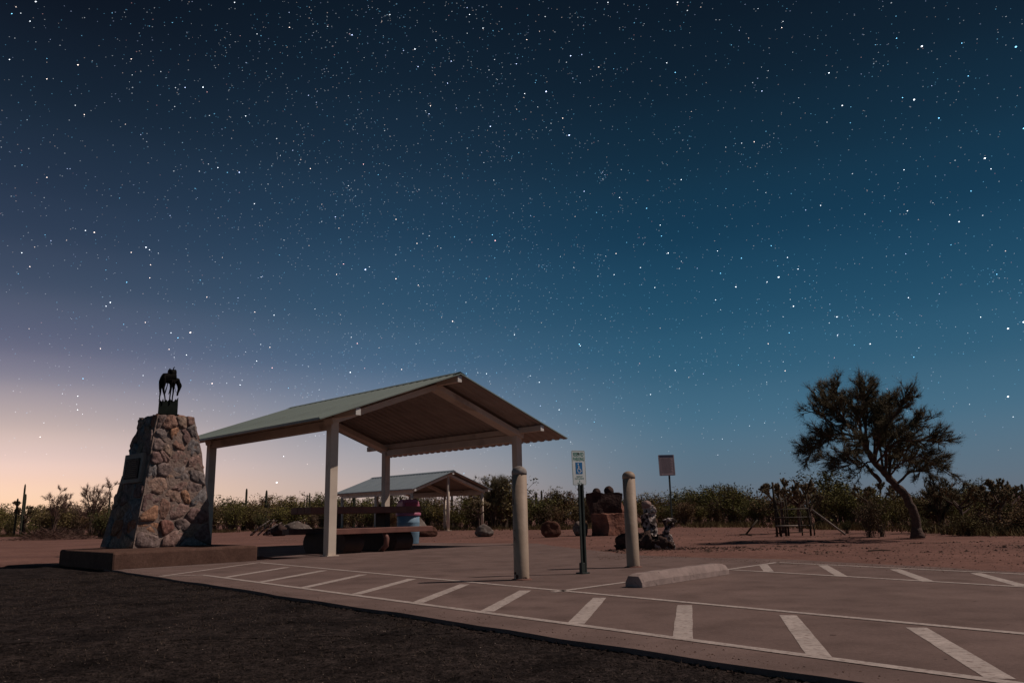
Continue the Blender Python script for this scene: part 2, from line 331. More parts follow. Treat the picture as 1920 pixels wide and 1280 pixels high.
mb.obj('loose_gravel', [mat('asphalt_gravel', (0.055, 0.038, 0.033), (0.010, 0.008, 0.0075), 0.9, 30, c3=(0.010, 0.008, 0.008), c3scale=1.6, c3lo=0.42, c3hi=0.62, spec=0.05), mat('dead_straw', (0.085, 0.060, 0.042), (0.03, 0.022, 0.018), 0.9, 20), mat('pale_grit', (0.30, 0.24, 0.20), (0.12, 0.09, 0.08), 0.8, 20)], kind='stuff', label='loose dark gravel scattered over the rough asphalt', cat=None)

# concrete parking pad and shelter slab
def jit(pts, amp, step=0.35):
    out = []
    for i in range(len(pts)-1):
        a, b = Vector(pts[i]), Vector(pts[i+1]); n = max(1, int((b-a).length/step)); nn = Vector((-(b-a).y, (b-a).x)).normalized()
        for k in range(n):
            p = a.lerp(b, k/n); out.append(tuple(p+nn*amp*noise.noise(Vector((p.x*1.7, p.y*1.7, 3)))))
    return out
edge = jit([(9.5, -6.8), (-5.97, 12.16), (-6.9, 13.2)], 0.05, 0.25)
back = jit([(-6.9, 13.2), (-6.2, 14.6), (-5.0, 14.1), (-3.75, 14.45), (-7.3, 18.2), (-3.9, 22.9), (0.5, 19.4), (0.95, 16.9), (1.5, 14.6), (1.98, 12.95), (2.84, 11.75), (3.6, 11.1), (4.33, 9.6), (4.95, 8.25), (9.0, 1.6), (12, -3.5), (9.5, -6.8)], 0.11, 0.3)
mb = MB(); mb.prism([(x, y) for x, y in (edge+back)], -0.14, 0.0)
pad = mb.obj('concrete_pavement', m_conc, kind='structure')
STRIPES = [((-3.3, 11.83), (-3.53, 9.98)), ((-2.55, 10.9), (-2.82, 9.08)), ((-1.85, 9.94), (-2.12, 8.23)), ((-1.15, 9.07), (-1.44, 7.38)), ((-0.52, 8.19), (-0.79, 6.54)), ((0.07, 7.38), (-0.22, 5.85)), ((0.65, 6.61), (0.35, 5.11)), ((1.19, 5.96), (0.86, 4.42)), ((1.7, 5.28), (1.35, 3.8)), ((2.19, 4.63), (1.84, 3.26)), ((2.72, 3.98), (2.35, 2.6)), ((3.2, 3.3), (2.85, 2.0)),
    ((3.01, 10.11), (2.72, 8.96)), ((3.61, 9.77), (3.18, 8.13)), ((4.05, 8.88), (3.64, 7.35)), ((4.5, 8.15), (4.12, 6.79)), ((5.0, 7.4), (4.6, 6.0)), ((-4.19, 13.38), (-4.52, 10.45))]
LINES = [((-4.29, 13.42), (-5.78, 12.1)), ((-4.52, 10.45), (-3.97, 10.52)), ((-3.95, 10.46), (4.2, 0.2)), ((-4.19, 13.38), (5.2, 0.85)), ((0.3, 7.15), (1.05, 8.01)), ((2.35, 9.35), (3.29, 10.45)), ((3.29, 10.45), (6.6, 4.9)), ((2.43, 9.32), (5.7, 4.1))]
def paint(a, b, wd, z):
    a, b = Vector(a), Vector(b); d = (b-a); L = d.length; d.normalize(); n_ = Vector((-d.y, d.x)); mb = MB(); k = max(2, int(L/0.12)); top = []; bot = []
    for i in range(k+1):
        p = a+d*(L*i/k); h = wd/2*(1+0.07*noise.noise(Vector((p.x*7, p.y*7, z*900))))
        top.append((*(p+n_*h), z)); bot.append((*(p-n_*h*(1+0.05*noise.noise(Vector((p.x*9, p.y*9, 4))))), z))
    vs = top+bot; mb.add(vs, [(i, k+1+i, k+2+i, i+1) for i in range(k)])
    mb.obj('painted_stripe', m_paint, pad)
for i, (a, b) in enumerate(STRIPES): paint(a, b, 0.105 if i != 17 else 0.075, 0.0016)
for i, (a, b) in enumerate(LINES): paint(a, b, 0.070 if i != 0 else 0.04, 0.0032)

mb = MB()
for k in range(90):
    x = rnd.uniform(-3, 5); y = rnd.uniform(2.5, 12); s_ = rnd.uniform(.004, .012)*rnd.choice((1, 1, 1, 2)); n_ = 7
    if (x*0.775+y*0.632) < 3.2 or (x*0.83+y*0.55) > 8.3: continue
    mb.add([(x, y, .0012)]+[(x+s_*math.cos(6.283*q/n_)*rnd.uniform(.7, 1.2), y+s_*math.sin(6.283*q/n_)*rnd.uniform(.7, 1.2), .0012) for q in range(n_)], [(0, 1+q, 1+(q+1) % n_) for q in range(n_)])
mb.obj('dark_spot', m_chipd, pad, kind='stuff')
# pebbles and clods along the dirt edge
mb = MB()
def off_pad(x, y): return (x > 4.4 and (x*0.83+y*0.55) > 8.75) or y > 13.6+max(0, (1.0-x))*1.6
chips(2600, (1.0, 12.0), (8.0, 15.5), 0.006, 0.026, -0.012, off_pad)
chips(500, (1.0, 9.0), (12.2, 15.5), 0.02, 0.05, -0.016, lambda x, y: off_pad(x, y) and noise.noise(Vector((x*0.8, y*0.8, 9))) > 0.1)
chips(1500, (-16.0, 12.0), (15.5, 34.0), 0.01, 0.04, -0.012, lambda x, y: off_pad(x, y) and (x < -7.5 or x > 1.4 or y > 23))
mb.obj('pebbles', m_peb, kind='stuff', label='small pebbles and clods on the red dirt')

mb = MB()
fe = lambda x, y: (x+5.97)*0.775+(y-12.16)*0.632
chips(900, (-5.8, 1.5), (3.0, 12.2), 0.003, 0.008, 0.0005, lambda x, y: 0.06 < fe(x, y) < 0.06+abs(rnd.gauss(0, .12)))
chips(1500, (1.2, 5.0), (8.0, 13.2), 0.004, 0.010, 0.0005, lambda x, y: 0 < (8.75-(x*0.83+y*0.55)) < abs(rnd.gauss(0, .35)) and x > 2.6 or (1.2 < x < 2.6 and 11.9 < y < 13))
mb.obj('spilled_grit', m_peb, kind='stuff', label='fine grit spilled over the edges of the concrete')
# distant mountain on the right horizon
mb = MB(); rows = []
for j in range(9):
    row = []
    for i in range(61):
        t = i/60; x = 1600+1700*t; y = 2800+j*110-0.25*(x-1600)
        prof = 0
        for c_, h_, w_ in ((0.07, 34, 0.035), (0.115, 64, 0.03), (0.165, 52, 0.045), (0.24, 40, 0.05), (0.34, 70, 0.08), (0.5, 60, 0.08), (0.68, 85, 0.1), (0.86, 50, 0.08)): prof = max(prof, h_*math.exp(-((t-c_)/w_)**2*0.8))
        z = prof*math.exp(-((j-4)/2.2)**2)+(9*noise.noise(Vector((x*0.012, y*0.012, 1))) if 0 < j < 8 else 0)
        row.append((x, y, z-2))
    rows += row
mb.add(rows, [(j*61+i, j*61+i+1, (j+1)*61+i+1, (j+1)*61+i) for j in range(8) for i in range(60)])
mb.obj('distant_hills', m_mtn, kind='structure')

# ------------------------------------------------------------------ shelters
def shelter(label, loc, rz, W, L, he, hr, pw, posts, rafv, roofm, npan, pitch, post_r=None, post_s=0.17, purl=2.5, group=None):
    t = thing('picnic_shelter', label, 'shelter', (*loc, 0), rz, group)
    sl = (hr-he)/W; rz_ = lambda x: hr-sl*abs(x)
    pl = L/npan; mb = MB(); prof = []; k = 0; y = 0
    nw = max(2, round(pl/pitch)); pt = pl/nw
    for i in range(nw):
        prof += [(i*pt, 0), (i*pt+pt*0.45, 0), (i*pt+pt*0.60, 0.034), (i*pt+pt*0.85, 0.034)]
    prof.append((pl, 0)); n = len(prof); th = 0.012
    vs = [(0.0, py, hr+pz-0.034) for py, pz in prof]+[(W, py, he+pz-0.034) for py, pz in prof]+[(0.0, py, hr+pz-0.034-th) for py, pz in prof]+[(W, py, he+pz-0.034-th) for py, pz in prof]
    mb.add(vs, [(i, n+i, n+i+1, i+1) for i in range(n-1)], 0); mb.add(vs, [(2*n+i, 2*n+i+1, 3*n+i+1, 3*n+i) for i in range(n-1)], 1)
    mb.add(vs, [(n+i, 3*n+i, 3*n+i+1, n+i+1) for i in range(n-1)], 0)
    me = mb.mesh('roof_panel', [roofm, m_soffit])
    for s in (1, -1):
        for j in range(npan):
            o = mobj('roof_panel', me, t)
            if s > 0: o.location = (0, j*pl, 0.0008*j)
            else: o.rotation_euler.z = math.pi; o.location = (0, (j+1)*pl, 0.0008*j)
    mb = MB(); mb.add([(-0.16, -0.01, hr-0.16*sl+0.008), (0, -0.01, hr+0.018), (0.16, -0.01, hr-0.16*sl+0.008), (-0.16, L+0.01, hr-0.16*sl+0.008), (0, L+0.01, hr+0.018), (0.16, L+0.01, hr-0.16*sl+0.008)], [(0, 1, 4, 3), (1, 2, 5, 4)])
    mb.obj('ridge_cap', roofm, t)
    for v in (0, L):
        for s in (1, -1):
            mb = MB(); mb.bar((0.0, v, hr-0.03), (s*W, v, he-0.03), 0.022, 0.055, (0, 1, 0) if s > 0 else (0, -1, 0)); mb.obj('rake_trim', roofm, t)
    for s in (1, -1):
        mb = MB(); mb.box((s*(W+0.004), L/2, he-0.022), (0.012, L+0.02, 0.045 if s < 0 else 0.012)); mb.obj('eave_trim', roofm, t)
    for v in rafv:
        for s in (1, -1):
            mb = MB(); mb.bar((s*0.004, v, hr-0.205), (s*(pw+0.10), v, rz_(pw+0.10)-0.205), 0.12, 0.29, (0, 1, 0)); mb.obj('rafter', m_beige, t, bevel=0.006)
    for x in (-purl, 0, purl):
        zt = rz_(x)-0.125 if x else hr-0.135
        p = MB(); p.box((x, L/2, zt), (0.10, L-0.05, 0.125)); po = p.obj('purlin', m_beige, t, bevel=0.005)
        for v in (0.018, L-0.018):
            p = MB(); p.box((x, v, zt), (0.106, 0.014, 0.131)); p.obj('end_cap', m_white, po)
    for s in (-1, 1):
        p = MB(); p.box((s*pw, (rafv[0]+rafv[-1])/2, rz_(pw)-0.29), (0.12, rafv[-1]-rafv[0], 0.17)); p.obj('eave_beam', m_beige, t, bevel=0.006)
    pm = MB()
    for (x, y) in posts:
        h = rz_(x)-0.13 if x else hr-0.13; p = MB()
        if post_r: p.lathe([(post_r, 0), (post_r, h)], n=16)
        else: p.box((0, 0, h/2), (post_s, post_s, h))
        o = p.obj('post', m_beige, t, smooth=False, bevel=0 if post_r else 0.008, loc=(x, y, 0))
        if post_r: shade(o)
        p = MB(); p.box((0, 0, 0.008), (0.25, 0.25, 0.016)); p.obj('base_plate', m_beige, o)
    return t
shelter('large open picnic shelter with a pale green metal gable roof on four square beige posts', (-1.096, 16.348), 0.7959, 3.326, 6.757, 2.42, 3.588, 2.505, [(-2.505, 0.84), (2.505, 0.84), (-2.505, 5.917), (2.505, 5.917)], (0.84, 5.917), m_green, 7, 0.24, group=None)
shelter('smaller distant picnic shelter with a bluish metal roof on thin round posts', (-3.05, 40.05), 0.74, 2.5, 7.4, 2.02, 2.92, 2.2, [(x, y) for x in (-2.2, 0, 2.2) for y in (0.45, 3.6, 6.9)], (0.45, 3.6, 6.9), m_blueroof, 7, 0.26, post_r=0.075, purl=2.3)

# ------------------------------------------------------------------ monument
A = Vector((0.70, 0.714, 0)); B = Vector((-0.714, 0.70, 0))
yaw = math.atan2(A.y, A.x)
pl = MB(); pl.prism([(-5.98, 12.16), (-4.43, 14.07), (-6.35, 16.15), (-7.92, 14.22)], -0.03, 0.25); plo = pl.obj('concrete_plinth', m_plinth, label='low reddish concrete plinth with rounded edges under the stone monument', cat='plinth', bevel=0.035)
mon = thing('stone_monument', 'tall tapering rubble stone monument with a plaque and an iron horse on top', 'monument', (-6.52, 13.98, 0.25), yaw)
ZT = 2.32
def corner(k, z):  # local u,v at height z (above plinth)
    t = z/ZT
    u0 = 0.31*t; u1 = 1.32+(0.93-1.32)*t; v0 = 0.15*t; v1 = 1.50+(0.92-1.50)*t
    bul = 0.05*math.sin(math.pi*t)
    return [(u0, v0), (u1+bul, v0), (u1+bul, v1), (u0, v1)][k]
mb = MB(); NZ = 10; rings = []
for i in range(NZ+1):
    z = ZT*i/NZ; q = [Vector((*corner(k, z), z)) for k in range(4)]; rg = []
    for k in range(4):
        for j in range(6):
            p = q[k].lerp(q[(k+1) % 4], j/6); rg.append(p+Vector((noise.noise(p*3), noise.noise(p*3+Vector((9, 0, 0))), 0))*0.02+Vector((p.x-0.7, p.y-0.6, 0)).normalized()*0.036)
    rings += rg
mb.add(rings, [(i*24+k, i*24+(k+1) % 24, (i+1)*24+(k+1) % 24, (i+1)*24+k) for i in range(NZ) for k in range(24)])
mb.add(rings[-24:], [tuple(range(24))])
mb.obj('mortar_core', m_mortar, mon)
def clip(poly, n_, d):
    out = []
    for i in range(len(poly)):
        a, b = poly[i], poly[(i+1) % len(poly)]; da = a[0]*n_[0]+a[1]*n_[1]-d; db = b[0]*n_[0]+b[1]*n_[1]-d
        if da <= 0: out.append(a)
        if da*db < 0: t = da/(da-db); out.append((a[0]+(b[0]-a[0])*t, a[1]+(b[1]-a[1])*t))
    return out
def stones(face, nseed, seed, parent, hole=None, ht=ZT, wid=1.2, corner_fn=None, outn=None, scale=1.0):
    r = random.Random(seed); cf = corner_fn or (lambda s, z: Vector((*corner(face, z), z)).lerp(Vector((*corner((face+1) % 4, z), z)), s))
    nrm = outn or ((cf(1, ht/2)-cf(0, ht/2)).cross(cf(0.5, ht)-cf(0.5, 0))).normalized()
    pts = []; rowh = ht/ max(3, round((nseed*ht/wid/1.35)**0.5)); z = 0; i = 0
    while z < ht:
        n = max(2, round(wid/(rowh*1.35))); off = r.uniform(-.3, .3)
        for k in range(n): pts.append((((k+0.5+off*0.6+r.uniform(-.46, .46))/n)*wid, z+rowh*(0.5+r.uniform(-.48, .48))))
        z += rowh
    for i, p in enumerate(pts):
        poly = [(-0.02, -0.01), (wid+0.02, -0.01), (wid+0.02, ht+0.01), (-0.02, ht+0.01)]
        for j, q in enumerate(pts):
            if i == j: continue
            nx_, ny = q[0]-p[0], (q[1]-p[1])*1.9; mid = ((p[0]+q[0])/2, (p[1]+q[1])/2)
            poly = clip(poly, (nx_, ny), nx_*mid[0]+ny*mid[1])
            if len(poly) < 3: break
        if len(poly) < 3: continue
        c = (sum(a for a, _ in poly)/len(poly), sum(b for _, b in poly)/len(poly))
        if hole and hole[0] < c[0]/wid < hole[1] and hole[2] < c[1] < hole[3]: continue
        # smooth outline: subdivide and round corners
        P = []
        for k in range(len(poly)):
            a, b = poly[k], poly[(k+1) % len(poly)]
            P.append((a[0]*0.82+b[0]*0.18, a[1]*0.82+b[1]*0.18)); P.append(((a[0]+b[0])/2, (a[1]+b[1])/2)); P.append((a[0]*0.18+b[0]*0.82, a[1]*0.18+b[1]*0.82))
        tilt = (r.uniform(-.12, .12), r.uniform(-.10, .16)); hgt = r.uniform(0.028, 0.070)*scale; gap = r.uniform(0.93, 1.0)
        vs = []
        for sc, hh in ((gap, -0.02), (gap*0.985, hgt*0.62), (gap*0.93, hgt*0.95), (gap*0.5, hgt*0.98)):
            for (px_, pz_) in P:
                x_ = c[0]+(px_-c[0])*sc; z_ = c[1]+(pz_-c[1])*sc
                base = cf(min(1.03, max(-0.03, x_/wid)), max(0, z_)); q = Vector((px_*9+seed, pz_*9, sc*4+i))
                h2 = hh+(hh > 0)*(tilt[0]*(x_-c[0])+tilt[1]*(z_-c[1])+0.034*noise.noise(q*0.9)+0.018*noise.noise(q*2.5))
                vs.append(base+nrm*h2)
        n = len(P); ctr = cf(min(1, max(0, c[0]/wid)), c[1])+nrm*(hgt*1.05)
        m2 = MB(); m2.add(vs+[ctr], [(l*n+k, l*n+(k+1) % n, (l+1)*n+(k+1) % n, (l+1)*n+k) for l in range(3) for k in range(n)]+[(3*n+k, 3*n+(k+1) % n, 4*n) for k in range(n)])
        so = m2.obj('stone', m_stone, parent, smooth=True)
stones(0, 74, 5, mon, wid=1.25)
stones(3, 60, 9, mon, wid=1.25, hole=(0.12, 0.98, 1.08, 1.66))
stones(1, 30, 12, mon, wid=1.2)
# top cap stones
for i, (u, v, sx, sy, sz) in enumerate([(0.44, 0.30, 0.32, 0.34, 0.11), (0.78, 0.32, 0.36, 0.36, 0.13), (0.48, 0.65, 0.36, 0.36, 0.10), (0.78, 0.70, 0.34, 0.34, 0.12)]):
    o = mobj('stone', rock_mesh('stone', m_stone, 40+i, (sx, sy, sz), 2, 0.3), mon); shade(o); o.location = (u, v, ZT-0.085)
# lower rear buttress seen past the left edge
def bcorner(s, z):
    return None
mb = MB()
bb = [(-0.02, 1.20), (0.55, 1.25), (0.55, 1.62), (0.0, 1.60)]; tt = [(0.12, 1.02), (0.5, 1.02), (0.5, 1.24), (0.14, 1.22)]
mb.add([(x, y, 0) for x, y in bb]+[(x, y, 1.28) for x, y in tt], [(0, 1, 5, 4), (1, 2, 6, 5), (2, 3, 7, 6), (3, 0, 4, 7), (4, 5, 6, 7)])
mb.obj('buttress', m_mortar, mon)
# plaque on the left (road) face, leaning like a lectern
fr = MB(); zc = 1.38
p0 = Vector((*corner(0, zc), zc)); p1 = Vector((*corner(3, zc), zc)); cc = p0.lerp(p1, 0.47)
fr.box((0, 0, 0), (0.10, 0.78, 0.52)); f_o = fr.obj('plaque_frame', m_frame, mon, bevel=0.012, loc=cc+Vector((-0.055, 0.0, 0.0)))
f_o.rotation_euler = (0, R(4), R(2))
pq = MB(); pq.box((0, 0, 0), (0.02, 0.58, 0.36)); pqo = pq.obj('bronze_plaque', m_plq, f_o, bevel=0.004, loc=(-0.058, -0.02, -0.01))
pt = MB()
for k in range(9):
    z = 0.15-k*0.036; wd = 0.5-0.05*((k*7) % 4)
    for j in range(6): pt.box((-0.0125, -wd/2+wd*(j+0.5)/6, z), (0.006, wd/6*0.78, 0.012))
pt.obj('raised_text', m_plt, pqo, kind='stuff')
# ------------------------------------------------------------------ iron horse on the monument
hz = thing('horse_statue', 'black iron statue of a riderless saddled horse hanging its head, on top of the monument', 'statue', (-6.475, 14.42, 2.60), yaw)
cz = lambda cx, cy: ((cx-300)/1120-0.0, (1100-cy)/1115)
bp = MB(); prof = [(0, 0.0), (0.005, 0.23), (0.02, 0.215), (0.03, 0.26), (0.045, 0.22), (0.06, 0.25), (0.07, 0.285), (0.085, 0.24), (0.10, 0.225), (0.115, 0.26), (0.135, 0.275), (0.15, 0.24), (0.165, 0.26), (0.18, 0.275), (0.20, 0.30), (0.215, 0.27), (0.235, 0.285), (0.25, 0.26), (0.27, 0.25), (0.285, 0.27), (0.30, 0.30), (0.315, 0.28), (0.335, 0.31), (0.345, 0.33), (0.35, 0.0)]
n = len(prof); bp.add([(x, -0.012, z) for x, z in prof]+[(x, 0.012, z) for x, z in prof], [tuple(range(n)), tuple(range(2*n-1, n-1, -1))]+[(i, n+i, n+(i+1) % n, (i+1) % n) for i in range(n)])
bp.obj('grass_silhouette_base', m_irong, hz)
bp = MB(); bp.box((0.175, 0, 0.006), (0.36, 0.16, 0.012)); bp.obj('base_plate', m_irong, hz)
def skin(name, chains, m, parent, sub=2):
    bm = bmesh.new(); idx = []; rad = []
    vmap = {}
    for ch in chains:
        pv = None
        for (p, r_) in ch:
            key = tuple(round(a, 4) for a in p)
            if key not in vmap: vmap[key] = bm.verts.new(p); rad.append(r_)
            if pv is not None and pv is not vmap[key]:
                try: bm.edges.new((pv, vmap[key]))
                except ValueError: pass
            pv = vmap[key]
    me = bpy.data.meshes.new(name); bm.to_mesh(me); bm.free(); me.materials.append(m)
    o = mobj(name, me, parent); o.modifiers.new('skin', 'SKIN')
    if not me.skin_vertices: me.skin_vertices.new()
    for i, r_ in enumerate(rad): me.skin_vertices[0].data[i].radius = (r_, r_)
    me.skin_vertices[0].data[0].use_root = True
    s = o.modifiers.new('sub', 'SUBSURF'); s.levels = sub; s.render_levels = sub
    return o
def HP(cx, cy, y=0.0): a, b = cz(cx, cy); return (a, y, b)
bel, rump, shl = HP(480, 320), HP(395, 345), HP(575, 315)
ch = [[(bel, .098), (rump, .088), (HP(345, 420), .062)], [(bel, .088), (shl, .090), (HP(640, 370), .055), (HP(680, 450), .038), (HP(706, 505), .034), (HP(690, 570), .026), (HP(672, 640), .019), (HP(664, 700), .017)],
    [(HP(706, 505), .034), (HP(728, 462, .02), .008)], [(HP(706, 505), .034), (HP(735, 480, -.02), .007)],
    [(rump, .085), (HP(352, 460, -.045), .048), (HP(345, 560, -.05), .027), (HP(362, 660, -.05), .018), (HP(385, 720, -.05), .013), (HP(400, 800, -.05), .012), (HP(402, 860, -.05), .014)],
    [(rump, .085), (HP(338, 470, .045), .045), (HP(330, 570, .05), .025), (HP(338, 670, .05), .017), (HP(330, 740, .05), .012), (HP(330, 850, .05), .013)],
    [(shl, .090), (HP(560, 440, -.045), .038), (HP(556, 540, -.045), .021), (HP(558, 640, -.045), .015), (HP(548, 740, -.045), .012), (HP(545, 850, -.045), .014)],
    [(shl, .090), (HP(548, 440, .045), .036), (HP(544, 540, .045), .020), (HP(540, 640, .045), .014), (HP(536, 740, .045), .012), (HP(530, 850, .045), .013)]]
skin('horse_body', ch, m_iron, hz)
tl = MB(); tl.tube([HP(325, 370), HP(300, 430), HP(298, 520), HP(306, 620), HP(322, 690)], [.018, .022, .020, .018, .006], 8); tl.obj('tail', m_iron, hz, smooth=True)
sd = MB(); sd.tube([HP(470, 245), HP(520, 235), HP(590, 235)], [.075, .07, .075], 12); sd.tube([HP(478, 210), HP(482, 165), HP(470, 140)], [.018, .016, .012], 8); sd.tube([HP(545, 205), HP(550, 150), HP(556, 120), HP(572, 100)], [.014, .010, .010, .008], 8); sd.obj('saddle', m_iron, hz, smooth=True)
for s in (-1, 1):
    st = MB(); st.tube([HP(505, 380, s*.09), HP(488, 500, s*.10), HP(466, 590, s*.10), HP(455, 650, s*.10), HP(437, 700, s*.10)], [.009, .008, .012, .010, .004], 6); st.obj('stirrup_strap', m_iron, hz, smooth=True)
rn = MB(); rn.tube([HP(668, 640, .015), HP(640, 600, .03), HP(612, 470, .05), HP(590, 330, .08)], .004, 5); rn.obj('rein', m_iron, hz)

# ------------------------------------------------------------------ picnic table (long, thick top, two benches, barrel-shaped supports)
t = thing('picnic_table', 'long dark brown picnic table with thick top and two benches under the near shelter', 'table', (-3.30, 17.12, 0), 0.80)
for j, y in enumerate((-0.255, 0, 0.255)):
    p = MB(); p.box((0, y, 0.835), (2.76, 0.245, 0.135)); p.obj('tabletop_plank', m_wood, t, bevel=0.01)
for y in (-0.78, 0.78):
    p = MB(); p.box((0, y, 0.425), (2.50, 0.27, 0.11)); p.obj('bench', m_wood, t, bevel=0.01)
for x in (-0.62, 0.62):
    p = MB(); n = 20; pr = []
    for k in range(n+1): a = math.pi*k/n; pr.append((0.72*math.cos(a)**1 if 0 else 0.66+0.12*math.sin(a), 0.39*k/n))
    poly = [(w_, z) for w_, z in pr]+[(-w_, z) for w_, z in reversed(pr)]; m = len(poly)
    p.add([(-0.22, a, b) for a, b in poly]+[(0.22, a, b) for a, b in poly], [tuple(range(m-1, -1, -1)), tuple(range(m, 2*m))]+[(i, (i+1) % m, m+(i+1) % m, m+i) for i in range(m)])
    p.obj('barrel_support', m_tsup, t, bevel=0.008)
    p = MB(); p.box((0, 0, 0.59), (0.14, 0.34, 0.40)); p.obj('top_pillar', m_tsup, t, bevel=0.01, loc=(x, 0, 0))
t.children and [c.__setattr__('location', (0.62 if i else -0.62, 0, 0)) for i, c in enumerate([c for c in t.children if c.name.startswith('barrel_support')])]
p = MB(); p.tube([(0.05, -0.70, 0.0), (0.07, -0.86, 0.12), (0.07, -0.88, 0.26), (0.06, -0.80, 0.40)], [.05, .055, .055, .05], 8); p.obj('curved_brace', m_wood, t, smooth=True)

# trash can
t = thing('trash_can', 'light blue barrel trash can with a pink swing-flap lid, standing behind the table', 'trash can', (-2.80, 21.2, 0), 0.55)
p = MB(); p.lathe([(0.265, 0.0), (0.275, 0.02), (0.285, 0.28), (0.295, 0.30), (0.287, 0.32), (0.29, 0.52), (0.30, 0.54), (0.29, 0.56), (0.288, 0.74)], n=32); p.obj('barrel', m_blue, t, smooth=True)
p = MB(); p.lathe([(0.315, 0.71), (0.325, 0.72), (0.325, 0.78), (0.29, 0.80)], n=32); p.obj('lid_rim', m_pink, t, smooth=True)
p = MB(); q0 = [(-.27, -.22), (.27, -.22), (.27, .22), (-.27, .22)]; q1 = [(-.235, -.175), (.235, -.175), (.235, .175), (-.235, .175)]
p.add([(x, y, .79) for x, y in q0]+[(x*.98, y*.98, 1.06) for x, y in q1]+[(x*.8, y*.75, 1.125) for x, y in q1], [(0, 1, 5, 4), (1, 2, 6, 5), (2, 3, 7, 6), (3, 0, 4, 7), (4, 5, 9, 8), (5, 6, 10, 9), (6, 7, 11, 10), (7, 4, 8, 11), (8, 9, 10, 11)])
lid = p.obj('lid', m_pink, t, bevel=0.02)
for s in (-1, 1):
    p = MB(); p.box((0, 0, 0), (0.36, 0.02, 0.17)); f = p.obj('flap', m_pinkd, lid, bevel=0.004, loc=(0, s*0.212, 0.965)); f.rotation_euler.x = s*0.17

# bollards
def bollard(label, loc, patches, worn):
    t = thing('bollard', label, 'bollard', (*loc, 0), 0.0, 'tall cream pipe bollards')
    p = MB(); p.lathe([(0.082, 0.0), (0.0795, 0.01), (0.079, 1.085)], n=32); po = p.obj('pipe', m_boll, t, smooth=True)
    p = MB(); p.lathe([(0.0815, 1.075), (0.082, 1.10)]+[(0.082*math.cos(a), 1.10+0.068*math.sin(a)) for a in [R(k*11) for k in range(1, 8)]], n=32); p.obj('domed_cap', m_cap if worn else m_boll, t, smooth=True)
    for (a, z, w_, h) in patches:
        p = MB(); n = 9; vs = [(0.0803*math.cos(a), 0.0803*math.sin(a), z)]
        for k in range(n):
            q = 2*math.pi*k/n; rr = rnd.uniform(.6, 1.2); aa = a+w_*math.cos(q)*rr/0.08; vs.append((0.0803*math.cos(aa), 0.0803*math.sin(aa), z+h*math.sin(q)*rr))
        p.add(vs, [(0, 1+k, 1+(k+1) % n) for k in range(n)]); p.obj('paint_chip', m_chipd, po)
    p = MB(); p.lathe([(0.11, 0.0), (0.108, 0.006), (0.083, 0.014)], n=24); p.obj('base_seal', m_dirt, t)
    return t
bollard('cream pipe bollard with chipped paint standing in front of the right shelter post', (0.045, 8.60), [(R(205), 0.80, 0.012, 0.05), (R(222), 0.50, 0.008, 0.012), (R(218), 0.42, 0.010, 0.028), (R(214), 0.07, 0.018, 0.02), (R(232), 0.035, 0.024, 0.02), (R(300), 0.02, 0.03, 0.012), (R(196), 0.73, 0.008, 0.018), (R(200), 1.05, 0.02, 0.02)], True)
bollard('clean cream pipe bollard right of the parking sign, behind the wheel stop', (1.43, 10.17), [(R(300), 0.015, 0.022, 0.010), (R(250), 0.012, 0.02, 0.010)], False)

# ------------------------------------------------------------------ reserved parking sign
t = thing('parking_sign', 'white and green reserved parking sign with a blue wheelchair symbol on a dark post', 'sign', (0.735, 9.27, 0), 0.0)
ry = R(40)
p = MB(); p.box((0, 0, 0.50), (0.012, 0.034, 0.98)); 
for s in (-1, 1): p.box((-0.013, s*0.021, 0.50), (0.028, 0.009, 0.98)); p.box((-0.026, s*0.0325, 0.50), (0.006, 0.014, 0.98))
po = p.obj('post', m_gpost, t, rz=ry-R(90)+math.pi)
p = MB(); p.box((0, 0, 0.06), (0.05, 0.062, 0.12)); p.obj('post_sleeve', m_gpost, t, bevel=0.006, rz=ry-R(90))
p = MB(); p.box((0, 0, 0.008), (0.11, 0.11, 0.016)); p.obj('base_plate', m_gpost, t, rz=ry)
def rrect(w_, h, r_, k=5):
    out = []
    for cx, cy, a0 in ((w_/2-r_, h/2-r_, 0), (-w_/2+r_, h/2-r_, 90), (-w_/2+r_, -h/2+r_, 180), (w_/2-r_, -h/2+r_, 270)):
        for i in range(k+1): a = R(a0+90*i/k); out.append((cx+r_*math.cos(a), cy+r_*math.sin(a)))
    return out
def plate(name, w_, h, r_, y0, y1, m, parent, cx=0, cz_=0, mi=0):
    q = rrect(w_, h, r_); n = len(q); p = MB(); p.add([(cx+a, y0, cz_+b) for a, b in q]+[(cx+a, y1, cz_+b) for a, b in q], [tuple(range(n)), tuple(range(2*n-1, n-1, -1))]+[(i, n+i, n+(i+1) % n, (i+1) % n) for i in range(n)])
    return p.obj(name, m, parent)
def ring(name, w_, h, r_, th, y, m, parent):
    a = rrect(w_, h, r_); b = rrect(w_-2*th, h-2*th, max(0.002, r_-th)); n = len(a); p = MB()
    p.add([(x, y, z) for x, z in a]+[(x, y, z) for x, z in b]+[(x, y-0.0006, z) for x, z in a]+[(x, y-0.0006, z) for x, z in b], [(2*n+i, 2*n+(i+1) % n, 3*n+(i+1) % n, 3*n+i) for i in range(n)]+[(i, (i+1) % n, 2*n+(i+1) % n, 2*n+i) for i in range(n)])
    return p.obj(name, m, parent)
pn = plate('sign_panel', 0.215, 0.395, 0.018, -0.002, 0.001, m_sign, t); pn.location = (0.012*0, -0.014, 1.172); pn.rotation_euler = (0, R(-1.2), ry)
ring('green_border', 0.205, 0.385, 0.015, 0.0028, -0.0022, m_sgreen, pn)
